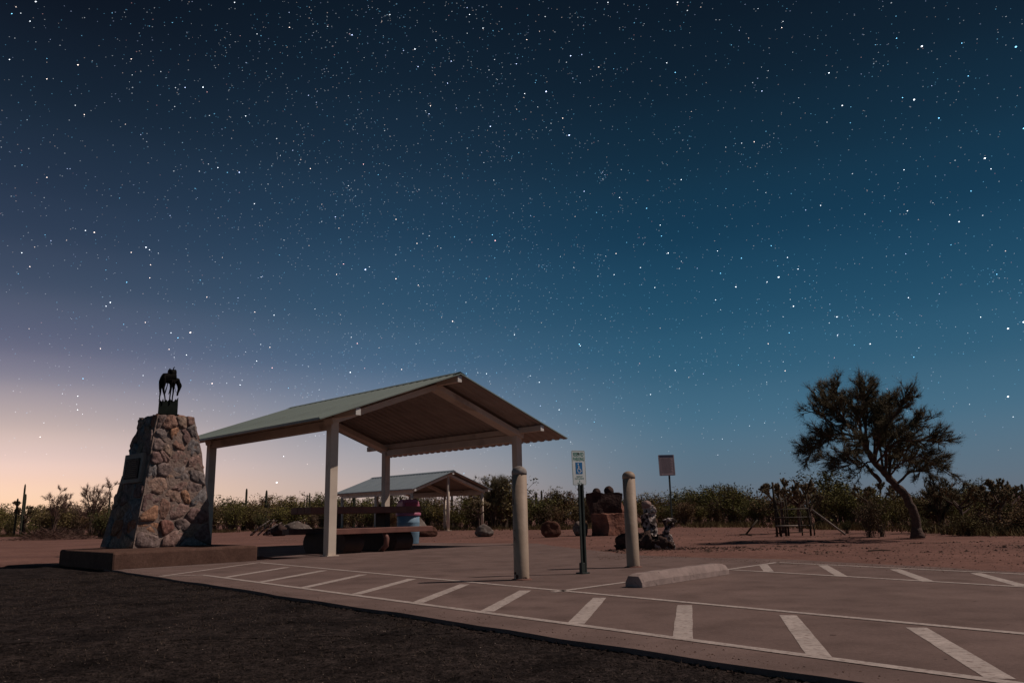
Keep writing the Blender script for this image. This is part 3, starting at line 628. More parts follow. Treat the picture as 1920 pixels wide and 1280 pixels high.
def text(s, size, x, z, m, parent, sx=1.0, y=-0.0026, bold=0.0):
    c = bpy.data.curves.new('lettering', 'FONT'); c.body = s; c.size = size; c.align_x = 'CENTER'; c.extrude = 0.0003; c.offset = bold; c.resolution_u = 3; c.materials.append(m)
    tmp = bpy.data.objects.new('lettering', c); me = bpy.data.meshes.new_from_object(tmp); bpy.data.objects.remove(tmp)
    o = mobj('lettering', me, parent); o.location = (x, y, z); o.rotation_euler = (R(90), 0, 0); o.scale = (sx, 1, 1); return o
text('RESERVED', 0.060, 0, 0.132, m_sgreen, pn, 0.64, bold=0.0016)
text('PARKING', 0.060, 0, 0.079, m_sgreen, pn, 0.72, bold=0.0016)
bp_ = plate('blue_symbol_plate', 0.108, 0.132, 0.006, -0.0035, -0.0022, m_sblue, pn, 0, -0.005)
p = MB(); n = 20
def stroke(pts, w_=0.008):
    for i in range(len(pts)-1):
        a = Vector(pts[i]); b = Vector(pts[i+1]); d = (b-a); nn = Vector((-d.y, d.x)).normalized()*w_/2
        p.add([(q.x, -0.0042, q.y) for q in (a-nn, b-nn, b+nn, a+nn)], [(0, 1, 2, 3)])
stroke([(0.018*math.cos(R(a))+0.022*math.cos(R(a))*0.4+0.002, -0.030+0.027*math.sin(R(a))) for a in range(118, 352, 12)], 0.007)
stroke([(-0.010, 0.030), (-0.006, -0.012), (0.018, -0.014), (0.030, -0.042), (0.040, -0.038)], 0.008); stroke([(-0.008, 0.012), (0.014, 0.010)], 0.006)
p.add([(-0.011+0.008*math.cos(2*math.pi*k/n), -0.0042, 0.043+0.008*math.sin(2*math.pi*k/n)) for k in range(n)], [tuple(range(n))])
p.obj('wheelchair_symbol', m_white, bp_)
text('HANDICAP', 0.026, 0, -0.108, m_sgreen, pn, 0.75); text('PLATE & PERMIT', 0.026, 0, -0.133, m_sgreen, pn, 0.80); text('$', 0.036, 0, -0.165, m_sgreen, pn, 0.9); text('FINE   FINE', 0.011, 0, -0.176, m_sgreen, pn, 1.5)
p = MB()
for z in (0.17, -0.155):
    p.lathe([(0.0055, 0), (0.005, 0.003)], (0, 0, 0), 10)
b_ = p.obj('bolt', m_gpost, pn, loc=(0, -0.003, 0.165)); b_.rotation_euler.x = R(90)
p = MB(); 
for (x, z) in ((-0.009, 0.160), (-0.003, 0.164), (0.004, 0.161), (0.008, 0.157)): p.add([(x-.007, -0.0046, z), (x, -0.0046, z-.008), (x+.007, -0.0046, z+.002), (x, -0.0046, z+.009)], [(0, 1, 2, 3)])
p.obj('dark_sticker', m_chipd, pn)

# information board beside the thicket
t = thing('information_sign', 'grey information board with a dark header on a thin post, right of the driftwood', 'sign', (6.62, 34.6, 0), 0.42)
p = MB(); p.box((0, 0.02, 1.35), (0.06, 0.05, 2.7)); p.obj('post', m_gpost, t)
q = plate('sign_panel', 0.80, 0.88, 0.03, -0.02, 0.0, m_infog, t, -0.0, 0); q.location = (-0.13, -0.02, 2.62); q.rotation_euler.y = R(-1.5)
plate('header_strip', 0.69, 0.10, 0.02, -0.024, -0.021, m_infod, q, 0, 0.385); ring('dark_border', 0.69, 0.87, 0.03, 0.016, -0.0215, m_infod, q)
p = MB()
for k in range(17): wd = 0.58-0.10*((k*5) % 3)*0.5; p.box((-(0.58-wd)/2, -0.0225, 0.29-k*0.038), (wd, 0.002, 0.012))
p.obj('printed_lines', m_infol, q)

# wheel stop
t = MB(); L = 1.72; prof = [(-0.092, 0), (-0.088, 0.05), (-0.055, 0.115), (0.055, 0.115), (0.088, 0.05), (0.092, 0)]
N_ = 26; vs = []
for i in range(N_+1):
    x = -L/2+L*i/N_; e = min(i, N_-i); k = 0.80 if e == 0 else (0.95 if e == 1 else 1)
    for (y, z) in prof:
        q = Vector((x*3, y*9, z*9)); vs.append((x, y*(1 if z < 0.01 else 1)+0.005*noise.noise(q*2.3), z*k+0.006*noise.noise(q*1.7)*(z > 0)))
t.add(vs, [(i*6+k, i*6+k+1, (i+1)*6+k+1, (i+1)*6+k) for i in range(N_) for k in range(5)]+[tuple(range(5, -1, -1)), tuple(N_*6+k for k in range(6))])
t.obj('wheel_stop', mat('wheel_stop_concrete', (0.33, 0.255, 0.235), (0.24, 0.185, 0.17), 0.9, 9, 0.004, 70, c3=(0.13, 0.10, 0.09), c3scale=14, c3lo=0.6, c3hi=0.72), label='pale concrete wheel stop lying at the end of the parking stall', cat='wheel stop', bevel=0.006, loc=(1.60, 8.10, 0.002), rz=R(49.5))

# ------------------------------------------------------------------ boulders
def rock(name, label, loc, dims, seed, m, rz=0, cat='rock', z=0.0, amp=0.3, group=None, flat=0.55):
    o = mobj(name, rock_mesh(name, m, seed, dims, 4, amp, flat), None, label, cat, group); o.location = (*loc, z); o.rotation_euler.z = rz; shade(o); return o
rock('boulder', 'low pale boulder lying below the right end of the distant shelter', (-1.12, 27.5), (0.78, 0.55, 0.42), 1, m_rock, 0.2)
rock('boulder', 'squarish reddish-brown boulder between the left bollard and the parking sign', (1.06, 24.9), (0.66, 0.55, 0.49), 2, m_rockr, 0.5)
rock('boulder', 'dark grey boulder half hidden behind the parking sign post', (2.07, 25.9), (0.78, 0.5, 0.45), 3, m_rock, 1.0)
rock('boulder', 'tall pointed boulder to the right of the trash can', (-3.95, 31.0), (1.15, 0.9, 0.88), 4, m_rock, 0.4)
rock('boulder', 'small flat boulder in front of the pointed one right of the trash can', (-3.2, 29.5), (0.95, 0.55, 0.36), 15, m_rockr, 0.0)
rock('boulder', 'flat pale boulder left of the picnic table, behind the bleached branches', (-10.5, 39.6), (1.5, 1.0, 0.62), 5, m_rock, 0.1)
rock('boulder', 'dark boulder left of the picnic table bench', (-10.9, 37.6), (0.8, 0.7, 0.55), 6, m_dark, 0.1)
rock('boulder', 'small grey rock seen between table top and bench', (-4.9, 33.5), (0.45, 0.35, 0.30), 8, m_rock, 0.1)
# stacked boulder group by the thicket
t = MB(); t.box((0, 0, 0.31), (0.98, 0.80, 0.64))
def rough(o, amp, cuts=3):
    bm = bmesh.new(); bm.from_mesh(o.data); bmesh.ops.subdivide_edges(bm, edges=bm.edges[:], cuts=cuts, use_grid_fill=True)
    for v in bm.verts: v.co += Vector((noise.noise(v.co*2.1), noise.noise(v.co*2.1+Vector((7, 0, 0))), noise.noise(v.co*2.1+Vector((0, 7, 0)))))*amp+v.co.normalized()*0.4*amp*noise.noise(v.co*7)
    bm.to_mesh(o.data); bm.free()
o = t.obj('stone_block', m_rockb, label='squared reddish stone block carrying the dark slab and round stones', cat='stone block', loc=(3.02, 25.75, 0), rz=R(32)); rough(o, 0.07, 9)
t = MB(); t.box((0, 0, 0.33), (1.02, 0.42, 0.66)); o = t.obj('dark_slab', m_dark, label='dark upright stone slab resting on the reddish block', cat='stone slab', loc=(2.88, 26.2, 0.62), rz=R(8)); rough(o, 0.10, 9)
rock('round_stone', 'smaller round stone on the left of the dark slab top', (2.62, 26.2), (0.27, 0.27, 0.24), 21, m_dark, z=1.22, cat='stone', amp=0.15, flat=0.86)
rock('round_stone', 'bigger round stone on the right of the dark slab top', (3.02, 26.2), (0.32, 0.32, 0.32), 22, m_dark, z=1.20, cat='stone', amp=0.15, flat=0.86)
rock('boulder', 'upright rough pinkish rock on the right edge of the reddish block', (3.42, 26.3), (0.42, 0.5, 1.12), 23, m_rockb, z=0.0)

# driftwood group right of the second bollard
def gnarl(name, chains, m, parent=None, seed=0, amp=0.035, **k):
    p = MB()
    for pts, rads in chains:
        P = []; Rr = []
        for i in range(len(pts)-1):
            for j in range(12):
                f = j/12; P.append(Vector(pts[i]).lerp(Vector(pts[i+1]), f)); Rr.append(rads[i]*(1-f)+rads[i+1]*f)
        P.append(Vector(pts[-1])); Rr.append(rads[-1]); p.tube(P, Rr, 22)
    for i, v in enumerate(p.v):
        q = Vector(v); d = Vector((noise.noise(q*7+Vector((seed, 0, 0))), noise.noise(q*7+Vector((0, seed, 3))), noise.noise(q*7+Vector((4, 0, seed)))))*amp+Vector((noise.noise(q*22), noise.noise(q*22+Vector((5, 5, 5))), noise.noise(q*20)))*amp*0.7+Vector((noise.noise(q*46), noise.noise(q*46+Vector((5, 5, 5))), 0))*amp*0.4
        p.v[i] = tuple(q+d)
    return p.obj(name, m, parent, smooth=True, **k)
gnarl('driftwood_log', [([(-0.45, 0.25, .13), (-0.2, 0.12, .14), (0.12, 0.0, .15)], [.12, .14, .15]), ([(0.05, -.02, .14), (0.34, -.06, .10), (0.52, -.02, .06)], [.15, .11, .07])], m_log, seed=2, amp=0.06, label='dark charred log lying on the dirt behind the right bollard', cat='log', loc=(2.35, 15.2, 0))
gnarl('driftwood_stump', [([(0, 0, 0.05), (0.04, 0.02, .28), (-0.02, 0, .50), (0.03, 0, .72)], [.17, .13, .11, .05]), ([(0.03, 0, .45), (0.09, 0.02, .60), (0.10, 0, .73)], [.07, .055, .035]), ([(0, 0, .28), (-.08, .02, .50), (-.07, .02, .70)], [.07, .05, .03])], m_drift, seed=5, amp=0.055, label='bleached twisted trunk standing upright with a round stone on top', cat='driftwood', loc=(2.50, 15.4, 0.05))
gnarl('driftwood_root', [([(0.0, 0, 0.0), (0.06, 0, .16), (0.0, 0.02, .26), (0.03, 0, .36)], [.11, .08, .055, .04]), ([(0.03, 0, .34), (0.13, 0, .42), (0.14, 0, .50), (0.06, 0, .54), (-.01, 0, .47), (0.02, 0, .36)], [.035, .035, .03, .03, .032, .03]), ([(0.13, 0, .42), (0.20, 0, .50)], [.03, .012]), ([(0, 0, .02), (.16, -.03, .03)], [.09, .03]), ([(0, 0, .05), (-.18, 0, .08), (-.34, .05, .12)], [.11, .10, .06])], m_drift, seed=11, amp=0.034, label='white forked root with a knot hole at the right of the driftwood', cat='driftwood', loc=(2.76, 15.15, 0))
rock('round_stone', 'smooth pinkish oval stone balanced on the bleached trunk', (2.475, 15.4), (0.19, 0.15, 0.13), 31, m_pinks, z=0.745, cat='stone', amp=0.05, flat=0.86)
p = MB(); p.tube([(0, 0, 0), (-.02, 0, .25), (-.03, 0, .42)], [.010, .009, .007], 6); p.obj('thin_stake', m_rockb, label='thin pinkish stake standing behind the white root', cat='stake', loc=(2.86, 15.6, 0.22-0.22))
p = MB()
r = random.Random(3)
for _ in range(160):
    x = r.gauss(0, 0.55); y = r.gauss(0, .16); a = r.random()*6.3; l = r.uniform(.03, .10); p.tube([(x, y, .003), (x+l*math.cos(a), y+l*math.sin(a), r.uniform(.01, .05))], [.006, .003], 3)
p.obj('wood_debris', m_log, kind='stuff', label='dark splinters and clods scattered around the driftwood', loc=(3.0, 14.9, -0.01))
# bleached branches at far left of the table
p = MB(); r = random.Random(12)
for _ in range(16):
    a = r.uniform(-.6, .6); x = r.uniform(-.5, .5); y = r.uniform(-.4, .4); h = r.uniform(.35, .8)
    p.tube([(x-h*.9, y, 0.02), (x-h*.3, y+.1*a, h*.55), (x+h*.2, y+a*.3, h*.9)], [.045, .035, .012], 6)
p.obj('bleached_branches', m_drift, label='heap of bleached leaning branches left of the table bench', cat='branches', smooth=True, loc=(-11.5, 39.0, 0))

# ------------------------------------------------------------------ mounting frame of posts and rails
t = thing('rail_frame', 'weathered wooden frame of posts and rails standing on the dirt left of the tree', 'wooden frame', (6.45, 20.3, 0), 0.0)
def stick(name, a, b, r0, r1, m, parent=t):
    r0 *= .72; r1 *= .72; p = MB(); p.tube([a, tuple((Vector(a)+Vector(b))/2+Vector((0.006, 0, 0))), b], [r0, (r0+r1)/2, r1], 8); return p.obj(name, m, parent, smooth=True)
stick('tall_post', (0, 0, 0), (0, 0, 1.33), .042, .038, m_dpost); stick('leaning_post', (0.12, 0.05, 0), (0.03, 0.02, 0.95), .035, .03, m_dpost)
stick('end_post', (0.92, 0.25, 0), (0.90, 0.25, 1.02), .032, .028, m_dpost)
for x, y, h, l in ((.34, .4, .36, 0), (.44, .5, .34, 0), (.22, .45, .62, -.05), (.80, .5, .60, 0), (.86, .05, .50, 0), (1.03, .3, .31, 0), (.30, .2, .95, 0), (.41, .35, .98, 0)): stick('short_post', (x, y, 0), (x+l, y, h), .026, .022, m_dpost)
stick('rail', (-.03, -.05, .655), (.90, .22, .665), .020, .018, m_rail); stick('rail', (-.03, -.05, .455), (.95, .22, .46), .018, .016, m_rail)
stick('plank_step', (-.03, -.06, .26), (.55, .06, .255), .026, .024, m_railp); stick('plank_step', (.55, .06, .255), (.95, .2, .25), .018, .016, m_rail)
stick('rail', (.0, -.04, .85), (.28, .1, .85), .015, .013, m_rail); stick('hanging_pole', (.18, .0, .72), (.14, .0, 1.02), .014, .014, m_railp)
stick('rail', (.05, .3, .08), (.95, .45, .09), .015, .014, m_dpost)
p = MB(); p.tube([(6.50, 22.0, 0.40), (6.13, 21.9, 0.03)], [.022, .026], 7); p.tube([(6.13, 21.9, .03), (5.95, 21.9, .02)], [.022, .015], 6); p.tube([(6.13, 21.9, .03), (6.23, 21.7, .0)], [.022, .015], 6)
p.obj('leaning_branch', m_dpost, label='dark forked branch propped on the dirt left of the rail frame', cat='branch', smooth=True)
p = MB(); p.tube([(7.45, 20.5, .63), (7.76, 20.4, .35), (8.14, 20.3, .01)], [.020, .022, .026], 7); p.obj('leaning_pole', m_railp, label='pale pole slanting down to the ground right of the rail frame', cat='pole', smooth=True)
p = MB(); p.tube([(0, 0, .012), (.18, .02, .016), (.34, .0, .010)], [.012, .010, .006], 5); p.obj('fallen_stick', m_dpost, label='small dark stick lying on the dirt before the tree', cat='stick', loc=(5.35, 12.55, 0))

# ------------------------------------------------------------------ palo verde tree
TB = Vector((8.53, 17.5, 0))
tr = thing('palo_verde_tree', 'leaning palo verde tree with a wispy dark crown, right of the rail frame', 'tree', TB)
def cp(cx, cy, y=0.0):   # silhouette sketch units -> metres from the trunk foot
    if cy < 720: k_ = 0.80 if cy < 560 else 0.86; cx = 655+(cx-655)*k_*(0.85 if cx < 655 else 0.95); cy = 520+(cy-520)*(0.84 if cy < 520 else 1.0)
    return Vector(((cx-890)/3.367/85.3, y, (1108-cy)/3.367/85.3+0.02))
trunk = MB(); twigs = MB(); r = random.Random(21); TWN = 5
def limb(pts, r0, r1, n=9, mbx=trunk):
    P = []; 
    for i in range(len(pts)-1):
        for j in range(4): P.append(Vector(pts[i]).lerp(Vector(pts[i+1]), j/4))
    P.append(Vector(pts[-1]))
    for i in range(1, len(P)-1): P[i] = (P[i-1]+P[i]*2+P[i+1])/4+Vector((r.uniform(-1, 1), r.uniform(-1, 1), r.uniform(-1, 1)))*0.018
    Rr = [r0+(r1-r0)*(i/(len(P)-1))**0.8 for i in range(len(P))]; mbx.tube(P, Rr, n); return P
def twig(p, d, L, lvl):
    if lvl == 0:
        for _ in range(5):
            dd = (d+Vector((r.gauss(0, .30), r.gauss(0, .30), r.gauss(0.08, .30)))).normalized(); q = p+dd*L*r.uniform(.8, 1.8); s = dd.orthogonal().normalized()*0.0036; s2 = dd.cross(s).normalized()*0.0036
            twigs.add([p-s, p+s, p+s2, q], [(0, 1, 3), (1, 2, 3), (2, 0, 3)])
            for _k in range(1):
                c = p.lerp(q, r.uniform(.3, 1)); e = Vector((r.gauss(0, 1), r.gauss(0, 1), r.gauss(0, 1))).normalized(); f = e.orthogonal().normalized()*0.005; l_ = r.uniform(.02, .05)
                twigs.add([c-f, c+e*l_, c+f], [(0, 1, 2)])
        return
    q = p+d*L; m = (p+q)/2+Vector((r.gauss(0, .03), r.gauss(0, .03), r.gauss(0, .03)))*L*3
    w_ = 0.006+0.005*lvl; twigs.tube([p, m, q], [w_, w_*.75, w_*.5], 3, cap=False)
    for k in range(TWN):
        f = r.uniform(.25, 1.0); b = p.lerp(m, f*2) if f < .5 else m.lerp(q, f*2-1)
        dd = (d+Vector((r.gauss(0, .42), r.gauss(0, .42), r.gauss(0.12, .40)))).normalized(); twig(b, dd, L*r.uniform(.45, .75), lvl-1)
T0 = limb([cp(900, 1108), cp(890, 960), cp(845, 850), cp(795, 790), cp(740, 720)], .100, .072, 14)
T1 = limb([cp(740, 720), cp(690, 650), cp(645, 575), cp(600, 500, .05)], .072, .046, 12)
L_ = []
def main(pts, r0, start=0.3, n=14, tl=0.31):
    pts = list(pts[:-1])+[pts[-2].lerp(pts[-1], .68)]; start = min(start, .22); n = int(n*1.35); P = limb(pts, r0*.8, .008, 7); k = len(P)
    for i in range(n):
        f = start+(1-start)*(i+r.random())/n; j = min(k-2, int(f*(k-1))); p = P[j].lerp(P[j+1], r.random()); d = (P[j+1]-P[j]).normalized()
        dd = (d*0.8+Vector((r.gauss(0, .55), r.gauss(0, .55), r.gauss(.18, .45)))).normalized(); twig(p, dd, tl*r.uniform(.6, 1.15), 2)
    twig(P[-1], (P[-1]-P[-2]).normalized(), tl, 2)
main([cp(795, 790), cp(880, 720, -.1), cp(960, 705, -.3), cp(1075, 665, -.4)], .040)
main([cp(795, 790), cp(850, 700, .3), cp(950, 640, .6), cp(1070, 620, .8)], .035)
main([cp(760, 740), cp(830, 620, .1), cp(950, 570, .2), cp(1050, 500, .1)], .045)
main([cp(740, 720), cp(760, 560, -.2), cp(870, 450, -.5), cp(1050, 385, -.5)], .050, n=18)
main([cp(740, 720), cp(820, 540, .4), cp(930, 450, .8), cp(1030, 300, .9)], .040, n=16)
main([cp(690, 650), cp(735, 500, .1), cp(820, 330, .2), cp(935, 205, .1)], .050, n=20)
main([cp(690, 650), cp(700, 480, -.4), cp(790, 330, -.8), cp(860, 230, -.9)], .040, n=16)
main([cp(645, 575), cp(655, 400), cp(705, 230, .1), cp(740, 110, .1)], .050, n=20)
main([cp(645, 575), cp(690, 420, .5), cp(720, 300, .8), cp(700, 200, 1.0)], .040, n=16)
main([cp(600, 500), cp(590, 380, -.1), cp(600, 270, -.3), cp(620, 170, -.3)], .040, n=14)
main([cp(600, 500), cp(500, 400), cp(400, 285), cp(245, 195)], .045, n=17)
main([cp(600, 500), cp(480, 340, .3), cp(440, 240, .4), cp(430, 140, .4)], .032, .45, n=10)
main([cp(480, 400), cp(400, 290, -.3), cp(360, 210, -.4), cp(350, 140, -.4)], .025, .4, n=8)
main([cp(600, 500), cp(430, 450), cp(310, 470), cp(180, 520)], .045, n=17)
main([cp(600, 500), cp(400, 480, .5), cp(280, 540, .6), cp(220, 590, .6)], .030, .4, n=12)
main([cp(480, 440), cp(340, 380), cp(270, 330), cp(245, 300)], .025, n=9)
main([cp(645, 575), cp(500, 530, -.5), cp(430, 560, -.9), cp(380, 600, -1.0)], .035, n=12)
main([cp(690, 650), cp(610, 655), cp(530, 645), cp(400, 690)], .030, .35, n=12)
main([cp(645, 575), cp(610, 560, .8), cp(540, 600, 1.1), cp(480, 620, 1.2)], .030, .3, n=10)
main([cp(700, 660), cp(760, 540, -.7), cp(900, 540, -1.1), cp(1000, 570, -1.2)], .035, n=16)
main([cp(700, 660), cp(720, 440, 0), cp(780, 420, -.1), cp(840, 300, 0)], .035, n=16)
main([cp(760, 740), cp(820, 660, -.5), cp(900, 630, -.8), cp(1010, 740, -1.0)], .028, n=12)
limb([cp(640, 690), cp(690, 735), cp(708, 770), cp(690, 815)], .030, .022, 7)
limb([cp(600, 660), cp(640, 690), cp(700, 770)], .022, .03, 7)
trunk.lathe([(0.155, 0.0), (0.135, 0.06), (0.115, 0.14), (0.085, 0.26)], (0.01, 0, 0), 14)
o = trunk.obj('trunk', m_bark, tr, smooth=True)
o = twigs.obj('crown', m_crown, tr)

# ------------------------------------------------------------------ vegetation
def shrub(name, seed, leafmat, ns=26, nl=1500, leaf=0.055, spread=0.55, stemw=0.008, gaps=0.0, low=0.0, up=1.0):
    r = random.Random(seed); p = MB(); tips = []
    for k in range(ns):
        a = r.uniform(0, 6.283); t_ = spread*abs(r.gauss(0, .62)); h = r.uniform(.62, 1.0)*(1-0.25*t_*t_); b = Vector((r.gauss(0, .05), r.gauss(0, .05), 0))
        e = b+Vector((math.cos(a)*t_, math.sin(a)*t_, h*up)); m = b.lerp(e, .5)+Vector((r.gauss(0, .04), r.gauss(0, .04), .02))-Vector((math.cos(a), math.sin(a), 0))*t_*.12
        p.tube([b, m, e], [stemw, stemw*.7, stemw*.35], 3, 0, False); tips.append((b, m, e))
        for q in range(5):
            f = r.uniform(.35, 1); c = m.lerp(e, f*2-1) if f > .5 else b.lerp(m, f*2); d = Vector((r.gauss(0, .09), r.gauss(0, .09), r.uniform(.02, .16))); p.tube([c, c+d], [stemw*.4, stemw*.2], 3, 0, False); tips.append((c, c+d*.5, c+d))
    for k in range(nl):
        b, m, e = r.choice(tips); f = r.random()**.7; c = m.lerp(e, f) if r.random() > .42 else b.lerp(m, max(low, f))+Vector((r.gauss(0, .10), r.gauss(0, .10), 0))
        tuft(p, c, .075, 1, leaf, r)
    return p.mesh(name, [m_twig, leafmat])
SH = [shrub('creosote_bush', 100+i, m_leaf, ns=30+4*i, nl=3000, leaf=.042, spread=(.45, .6, .75, .55, .5)[i]) for i in range(5)]
SD = [shrub('dark_bush', 200+i, m_leafd, ns=34, nl=3000, leaf=.045, spread=(.55, .7, .5)[i], low=.2) for i in range(3)]
SB = [shrub('dead_bush', 300+i, m_brown, ns=60, nl=420, leaf=.05, spread=.6, stemw=.007) for i in range(2)]
def place(me, x, y, h, label, cat, group, wx=1.0, rz=None):
    o = mobj(me.name.split('.')[0], me, None, label, cat, group); o.location = (x, y, -0.02); o.scale = (h*wx, h*wx, h); o.rotation_euler.z = rnd.uniform(0, 6.28) if rz is None else rz
    return o
# skyline profile of the thicket: direction (x/y), elevation slope of its top, distance of its front
PROF = [(-.80, .034, 66), (-.643, .030, 64), (-.60, .020, 62), (-.57, .028, 58), (-.51, .026, 56), (-.47, .027, 56), (-.375, .027, 60), (-.345, .032, 60), (-.32, .025, 60), (-.295, .033, 60), (-.24, .031, 58), (-.174, .027, 52), (-.13, .026, 52), (-.07, .023, 47), (-.040, .036, 44), (-.013, .044, 43), (.004, .028, 43), (.027, .024, 42), (.054, .032, 41), (.08, .028, 42), (.10, .022, 42), (.154, .022, 42), (.19, .020, 41), (.22, .024, 39), (.26, .031, 38), (.295, .025, 36), (.32, .026, 34), (.36, .020, 31), (.39, .030, 29), (.42, .029, 28), (.45, .019, 26), (.50, .015, 24), (.535, .022, 21.5), (.57, .020, 20.5), (.60, .016, 20), (.643, .012, 19.5), (.80, .018, 19)]
def prof(u):
    for i in range(len(PROF)-1):
        a, b = PROF[i], PROF[i+1]
        if a[0] <= u <= b[0]: f = (u-a[0])/(b[0]-a[0]); return a[1]+(b[1]-a[1])*f, a[2]+(b[2]-a[2])*f
    return PROF[-1][1:]
def side(u):
    return 'left of the stone monument' if u < -.44 else 'between the monument and the big shelter' if u < -.20 else 'behind the distant shelter' if u < -.02 else 'behind the boulders and the parking sign' if u < .15 else 'behind the info board and rail frame' if u < .42 else 'behind and right of the leaning tree'
LM = [(-.66, 'left picture edge'), (-.607, 'saguaro trio'), (-.56, 'rounded mesquite'), (-.517, 'spreading mesquite'), (-.49, 'monument base'), (-.385, 'stone pillar'), (-.332, 'armed saguaro'), (-.307, 'tall saguaro'), (-.27, 'flat pale boulder'), (-.232, 'near shelter post'), (-.199, 'roofed-over saguaro'), (-.158, 'rear shelter post'), (-.13, 'trash can'), (-.084, 'distant shelter gable'), (-.013, 'feathery tree'), (.010, 'chipped bollard'), (.042, 'squarish boulder'), (.087, 'parking sign'), (.12, 'dark slab'), (.15, 'clean bollard'), (.185, 'bleached trunk'), (.205, 'info board'), (.25, 'dry grass patch'), (.295, 'forked branch'), (.345, 'rail frame'), (.40, 'slanting pole'), (.45, 'far lamp'), (.50, 'leaning trunk'), (.55, 'golden cholla'), (.585, 'tallest cholla'), (.615, 'distant mountain'), (.66, 'right picture edge')]
LM = [(a_, n_) for a_, n_ in LM]
bushes = {}
u = -.70
while u < .70:
    for row, (f0, f1, hf) in enumerate(((1.0, 1.08, (.50, .90)), (1.15, 1.4, (.74, 1.06)))):
        uu = u+rnd.uniform(-.006, .006)+row*.008; s_, Y = prof(uu); y = Y*rnd.uniform(f0, f1); h = (0.66+s_*y)*rnd.uniform(*hf)*(1.06+.42*noise.noise(Vector((uu*22, row*5, 2)))); x = uu*y
        k = rnd.random(); w1 = rnd.uniform(1.0, 1.5); w2 = rnd.uniform(.9, 1.3); kk = rnd.random()
        if -.475 < uu < -.405 or (abs(x-9.6) < 1.1 and 20 < y < 31 and row == 0): continue
        if k < .70: o, kind = place(SH[int(kk*5)], x, y, h, '', 'bush', None, w1), 'olive creosote bush'
        elif k < .90: o, kind = place(SD[int(kk*3)], x, y, h*.95, '', 'bush', None, w2), 'dark leafy bush'
        else: o, kind = place(SB[int(kk*2)], x, y, h*.9, '', 'bush', None, w2), 'brown leafless bush'
        a_, n_ = min(LM, key=lambda q: abs(q[0]-uu))
        bushes.setdefault((kind, 'front' if row == 0 else 'rear', 'left' if uu < a_ else 'right', n_), []).append((uu, o))
        o['group'] = {'olive creosote bush': 'creosote bushes of the thicket', 'dark leafy bush': 'dark leafy bushes of the thicket', 'brown leafless bush': 'leafless bushes of the thicket'}[kind]
    u += .0145*(1.0 if u < .3 else 1.35)
for (kind, row, sd_, n_), L in bushes.items():
    L.sort(key=lambda q: q[0]); nn = len(L)
    for q, (uu, o) in enumerate(L):
        if nn == 1: pre = kind
        elif nn == 2: pre = ('left' if q == 0 else 'right')+' one of two '+kind+'es'
        else: pre = ('leftmost' if q == 0 else 'rightmost' if q == nn-1 else ('second', 'third', 'fourth', 'fifth')[q-1]+' from left')+' of '+kind+'es'
        o['label'] = pre+', '+row+' row, '+sd_+' of the '+n_
# farther vegetation that reads as one mass
p = MB(); r = random.Random(77)
for k in range(1500):
    uu = r.uniform(-.85, .85); s_, Y = prof(uu); y = max(Y*1.5, 60)*r.uniform(1.0, 2.6); h = (0.65+s_*y*.80)*r.uniform(.6, 1.0); x = uu*y
    for _ in range(26):
        c = Vector((x+r.gauss(0, .8), y+r.gauss(0, .8), h*r.uniform(.1, 1))); tuft(p, c, .25, 1, .30, r)
p.obj('distant_scrub', [m_leafd, m_leaf], kind='stuff', label='far desert scrub reading as one dark mass behind the thicket')
# dry grass strip in front of the thicket
p = MB(); r = random.Random(78)
for k in range(5200):
    uu = r.uniform(-.72, .72); s_, Y = prof(uu); g = noise.noise(Vector((uu*14, 0, 0)))
    if g < -.05 and r.random() < .75: continue
    y = Y*r.uniform(.88, 1.0); x = uu*y; hh = r.uniform(.08, .30)
    for _ in range(5):
        b = Vector((x+r.gauss(0, .12), y+r.gauss(0, .12), -.01)); e = b+Vector((r.gauss(0, .08), r.gauss(0, .08), hh)); p.add([b-Vector((.012, 0, 0)), b+Vector((.012, 0, 0)), e], [(0, 1, 2)])
p.obj('dry_grass', m_grass, kind='stuff', label='dry straw-coloured grass along the edge of the thicket')

TWN = 6
# named single plants
def bare_tree(name, label, loc, H_, seed, m=m_brown, nb=9, lean=0.0):
    global r, twigs
    r = random.Random(seed); t = thing(name, label, 'tree', (*loc, 0)); tk = MB(); keep = twigs; twigs = MB()
    for k in range(nb):
        a = r.uniform(0, 6.28); sp = r.uniform(.1, .42)*H_; e = Vector((math.cos(a)*sp+lean, math.sin(a)*sp, H_*r.uniform(.7, .97))); P = [Vector((r.gauss(0, .05), r.gauss(0, .05), 0)), Vector((e.x*.25, e.y*.25, H_*.4)), e]
        Q = limb(P, .05*H_/3, .012, 6, tk); kk = len(Q)
        for i in range(6):
            j = int(kk*r.uniform(.4, .95)); d = (Q[min(j+1, kk-1)]-Q[j-1]).normalized(); twig(Q[j], (d+Vector((r.gauss(0, .5), r.gauss(0, .5), r.gauss(.1, .3)))).normalized(), .16*H_*r.uniform(.6, 1.1), 2)
    for v in range(0): pass
    tk.obj('trunk', m_bark, t, smooth=True); twigs.obj('crown', m, t); twigs = keep; return t
bare_tree('mesquite_tree', 'bare spreading mesquite just left of the stone monument', (-28.4, 54.5), 3.35, 51, nb=8)
bare_tree('mesquite_tree', 'smaller bare mesquite with a rounded crown, further left of the monument', (-31.2, 55.0), 3.0, 52, nb=6)
bare_tree('mesquite_tree', 'feathery tree rising above the bushes at the right end of the distant shelter', (-1.2, 43.5), 2.75, 53, m_crown, nb=14)
bare_tree('mesquite_tree', 'thin tree seen through the distant shelter posts', (-9.5, 58), 2.7, 54, m_crown, nb=8)
bare_tree('mesquite_tree', 'bushy mesquite behind the right side of the leaning tree', (11.0, 21.2), 1.30, 55, m_crown, nb=14)
